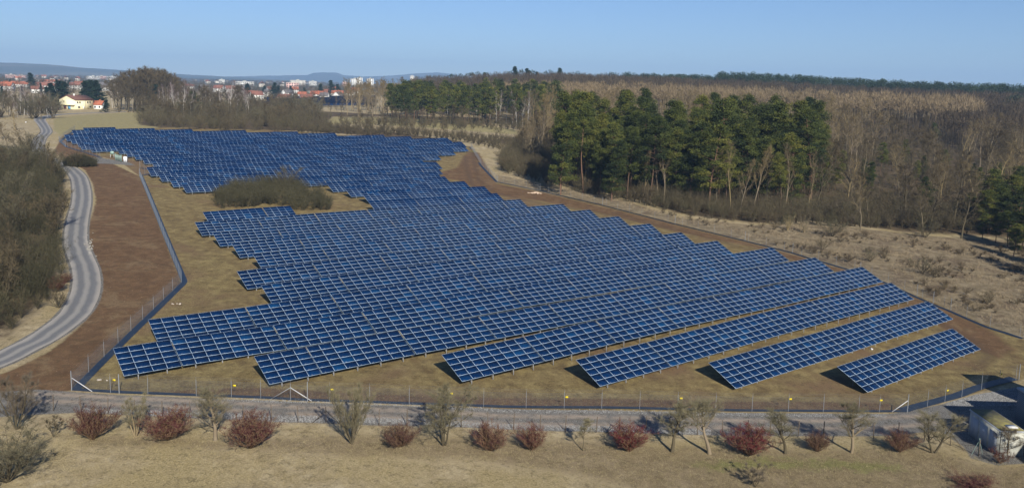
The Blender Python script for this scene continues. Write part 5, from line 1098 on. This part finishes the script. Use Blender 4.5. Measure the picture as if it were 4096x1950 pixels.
# ---- far woods as masses
def wood(name, parts, seed, label, cat, n_tri, mats, kindname, size):
    r = np.random.default_rng(seed); V = []; F = 0; va = []
    for (px0, px1, r0, r1, n, hmin, hmax, rad_) in parts:
        px = r.uniform(px0, px1, n); rr_ = np.sqrt(r.uniform(r0*r0, r1*r1, n)); th = np.arctan((px-2048)/FPX); x = rr_*np.sin(th); y = rr_*np.cos(th); z = G(x, y); h = r.uniform(hmin, hmax, n); cv = r.random(n)
        m_ = n_tri; u = unit(r.normal(0, 1, (n, m_, 3))); u[..., 2] = np.abs(u[..., 2])*1.0-.25; q = r.random((n, m_, 1))**.4
        R_ = rad_*r.uniform(.7, 1.3, (n, 1, 1)); c = u*q*R_*np.array([1, 1, 1.3]); c[..., 2] += (h-R_[:, 0, 0]*1.2)[:, None]; c += np.stack([x, y, z], 1)[:, None]
        if kindname == 'bare': dd = unit(u*.6+np.array([0, 0, .8])+r.normal(0, .35, u.shape)); L_ = size*r.uniform(.6, 1.6, (n, m_, 1)); W2 = size*.13
        else: dd = unit(u+r.normal(0, .4, u.shape)); L_ = size*r.uniform(.5, 1.1, (n, m_, 1)); W2 = size*.38
        sd_ = unit(np.cross(dd, r.normal(0, 1, u.shape))); V.append(np.stack([c-sd_*W2/2, c+sd_*W2/2, c+dd*L_], 2).reshape(-1, 3)); va.append(np.repeat(cv, m_))
        # stems
        b0 = np.stack([x, y, z-.5], 1); tp = b0+np.array([0, 0, 1.])*h[:, None]*.8; w3 = np.stack([np.cos(th), -np.sin(th), 0*th], 1)*.16; dp = np.array([0, .2, 0])
        V.append(np.stack([b0-w3, b0+w3, tp], 1).reshape(-1, 3)); va.append(cv); V.append(np.stack([b0-dp, b0+dp, tp], 1).reshape(-1, 3)); va.append(cv)
    V = np.vstack(V); o = new(name, mesh(name, V, [np.arange(len(V)).reshape(-1, 3)], mats, attrs={'var': ('FACE', np.concatenate(va))})); return tag(o, label, cat, kind='stuff')
MT['far_brown'] = vegmat('far_wood_brown', [(.046, .034, .021), (.068, .051, .032), (.09, .067, .04)]); MT['far_tan'] = vegmat('far_wood_tan', [(.115, .085, .05), (.16, .12, .07), (.2, .15, .085)]); MT['far_green'] = vegmat('far_wood_green', [(.02, .035, .018), (.04, .06, .028)])
wood('hill_wood', [(1640, 2700, 620, 1010, 3000, 15, 22, 4.8), (2700, 4500, 620, 950, 4200, 15, 21, 4.8), (3750, 4500, 480, 640, 500, 14, 19, 4.5)], 81, 'far brown leafless wood covering the hill below the sky', 'woodland', 46, MT['far_brown'], 'bare', 2.2)
wood('tan_wood', [(2080, 3900, 545, 640, 900, 18, 24, 4), (1900, 2300, 600, 700, 160, 16, 22, 4)], 82, 'pale tan leafless wood running across behind the nearer trees', 'woodland', 60, MT['far_tan'], 'bare', 2.0)
wood('ridge_pines', [(2480, 3000, 915, 985, 420, 17, 24, 4), (2850, 4500, 905, 985, 1700, 20, 28, 4.5), (1700, 2560, 985, 1040, 60, 18, 24, 3.5), (4000, 4500, 700, 800, 160, 17, 22, 4)], 83, 'dark green pines along the ridge against the sky', 'woodland', 60, MT['far_green'], 'pine', 1.6)
wood('town_greenery', [(-300, 1600, 830, 1800, 1500, 8, 12.5, 4.5), (-300, 1600, 1800, 4200, 2600, 9, 15, 5.5)], 84, 'dark trees and gardens spread through the distant town', 'woodland', 24, MT['far_brown'], 'bare', 2.6)
for px, h in ((2058, 27), (2090, 23), (2107, 25), (2145, 21), (2217, 26), (1920, 22)):
    P = at_r(px, 985); SPRUCE.put(P[0], P[1], h, 'single fir sticking up from the hill wood into the sky', 'firs sticking up on the skyline', sx=1.2)
# ---- grasses
def tufts(name, P2, h, n_b, wid, seed, label, mat, lean=.5):
    r = np.random.default_rng(seed); n = len(P2); z = G(P2[:, 0], P2[:, 1]); b = np.repeat(np.column_stack([P2, z]), n_b, 0)+np.column_stack([r.normal(0, .12, (n*n_b, 2)), np.zeros(n*n_b)])
    hs = np.repeat(h*r.uniform(.5, 1.4, n), n_b)*r.uniform(.6, 1.1, n*n_b); d = unit(np.column_stack([r.normal(0, lean, (n*n_b, 2)), np.ones(n*n_b)])); V, F = blades(b, d, hs, wid, r)
    o = new(name, mesh(name, V, [F], mat, attrs={'var': ('FACE', np.repeat(r.random(n), n_b))})); return tag(o, label, 'grass', kind='stuff')
def rand_in(P, n, seed, clump=None):
    r = np.random.default_rng(seed); lo, hi = P.min(0), P.max(0); q = r.uniform(lo, hi, (n*3, 2)); q = q[inpoly(q[:, 0], q[:, 1], P)]
    if clump: 
        f = np.sin(q[:, 0]*clump+1.3*np.sin(q[:, 1]*clump*.7))*np.sin(q[:, 1]*clump*1.1+np.cos(q[:, 0]*clump*.6)); q = q[f+r.normal(0, .5, len(q)) > .1]
    return q[:n]
PD = pline([(2000, 690), (2200, 735), (2500, 800), (2700, 860), (3000, 905), (3250, 900), (3500, 930), (3800, 960), (4150, 980), (4300, 1330), (4096, 1335), (3802, 1225), (3440, 1075), (2980, 945), (2410, 808), (1998, 715)])
tufts('dry_grass', rand_in(PD, 26000, 91, .45), .62, 7, .035, 92, 'straw-coloured rough grass beyond the right fence', MT['straw'])
PL = pline([(-120, 1720), (300, 1700), (1100, 1700), (1950, 1722), (2800, 1750), (3500, 1762), (3830, 1800), (4150, 1880), (4150, 1960), (-150, 1960)])
MT['lawn'] = vegmat('lawn_blades', [(.2, .16, .075), (.3, .25, .125), (.4, .33, .19)])
tufts('lawn_grass', rand_in(PL, 30000, 93), .13, 5, .02, 94, 'short tan winter lawn in the foreground', MT['lawn'], .9)
MT['fieldg'] = vegmat('field_blades', [(.15, .12, .05), (.22, .19, .075), (.3, .26, .12)])
PF = pline([(300, 1550), (728, 1135), (850, 1000), (1000, 1130), (640, 1280), (1100, 1540), (1800, 1520), (3600, 1600), (3900, 1450), (4060, 1500), (3629, 1640), (2400, 1632), (1200, 1596)])
tufts('field_grass', rand_in(PF, 26000, 95), .12, 5, .02, 96, 'short olive grass on the ground inside the fence', MT['fieldg'], .9)
# gravel stones on the road edge
def pebbles(P2, size, seed, name, label, mat):
    r = np.random.default_rng(seed); n = len(P2); z = G(P2[:, 0], P2[:, 1]); c = np.column_stack([P2, z+.02]); T0 = np.array([(1, 0, -.4), (-.5, .87, -.4), (-.5, -.87, -.4), (0, 0, .8)]); a = r.uniform(0, 6.28, n); s_ = size*r.uniform(.4, 1.3, n)
    V = T0[None]*s_[:, None, None]; ca, sa = np.cos(a), np.sin(a); V = np.stack([V[..., 0]*ca[:, None]-V[..., 1]*sa[:, None], V[..., 0]*sa[:, None]+V[..., 1]*ca[:, None], V[..., 2]], -1)+c[:, None]
    F = np.array([(0, 1, 3), (1, 2, 3), (2, 0, 3)]); FF = (np.arange(n)[:, None, None]*4+F).reshape(-1, 3); o = new(name, mesh(name, V.reshape(-1, 3), [FF], mat, attrs={'var': ('FACE', np.repeat(r.random(n), 3))})); return tag(o, label, 'gravel', kind='stuff')
MT['peb'] = vegmat('pebbles', [(.12, .12, .12), (.22, .22, .215), (.36, .35, .33)]); MT['clod'] = vegmat('soil_clods', [(.09, .05, .03), (.16, .095, .055), (.36, .26, .17)])
q1 = rand_in(pline([(800, 1592), (2031, 1634), (3549, 1655), (3549, 1668), (2031, 1648), (1000, 1608)]), 7000, 97); q2 = rand_in(pline([(318, 1630), (1103, 1660), (1946, 1688), (2843, 1716), (2843, 1738), (1946, 1710), (1103, 1686), (318, 1648)]), 8000, 98); q3 = rand_in(pline([(3780, 1612), (3899, 1578), (4080, 1545), (4090, 1620), (3790, 1625)]), 3500, 99)
pebbles(np.vstack([q1, q2, q3]), .075, 1, 'gravel_stones', 'loose grey gravel stones along the front road', MT['peb'])
pebbles(np.vstack([rand_in(poly_soil_l, 9000, 101), rand_in(poly_soil_r, 6000, 102), rand_in(poly_soil_f, 3000, 103)]), .075, 2, 'soil_clods', 'clods and small stones on the bare brown soil', MT['clod'])
# clumpy vegetation count
print('veg done')
# ================================================================== HAZE
mb = MB(); mb.box(-12600, 12600, -12600, 12600, -60, 420)
m = bpy.data.materials.new('haze_air'); m.use_nodes = True; t = m.node_tree; t.nodes.remove(t.nodes['Principled BSDF'])
pv = t.nodes.new('ShaderNodeVolumePrincipled'); pv.inputs['Color'].default_value = (.42, .66, 1, 1); pv.inputs['Density'].default_value = 1.15e-4; pv.inputs['Anisotropy'].default_value = 0
t.links.new(pv.outputs[0], t.nodes['Material Output'].inputs['Volume'])
tag(new('haze', mb.mesh('haze', m)), 'faint blue haze filling the air', 'haze', kind='stuff')
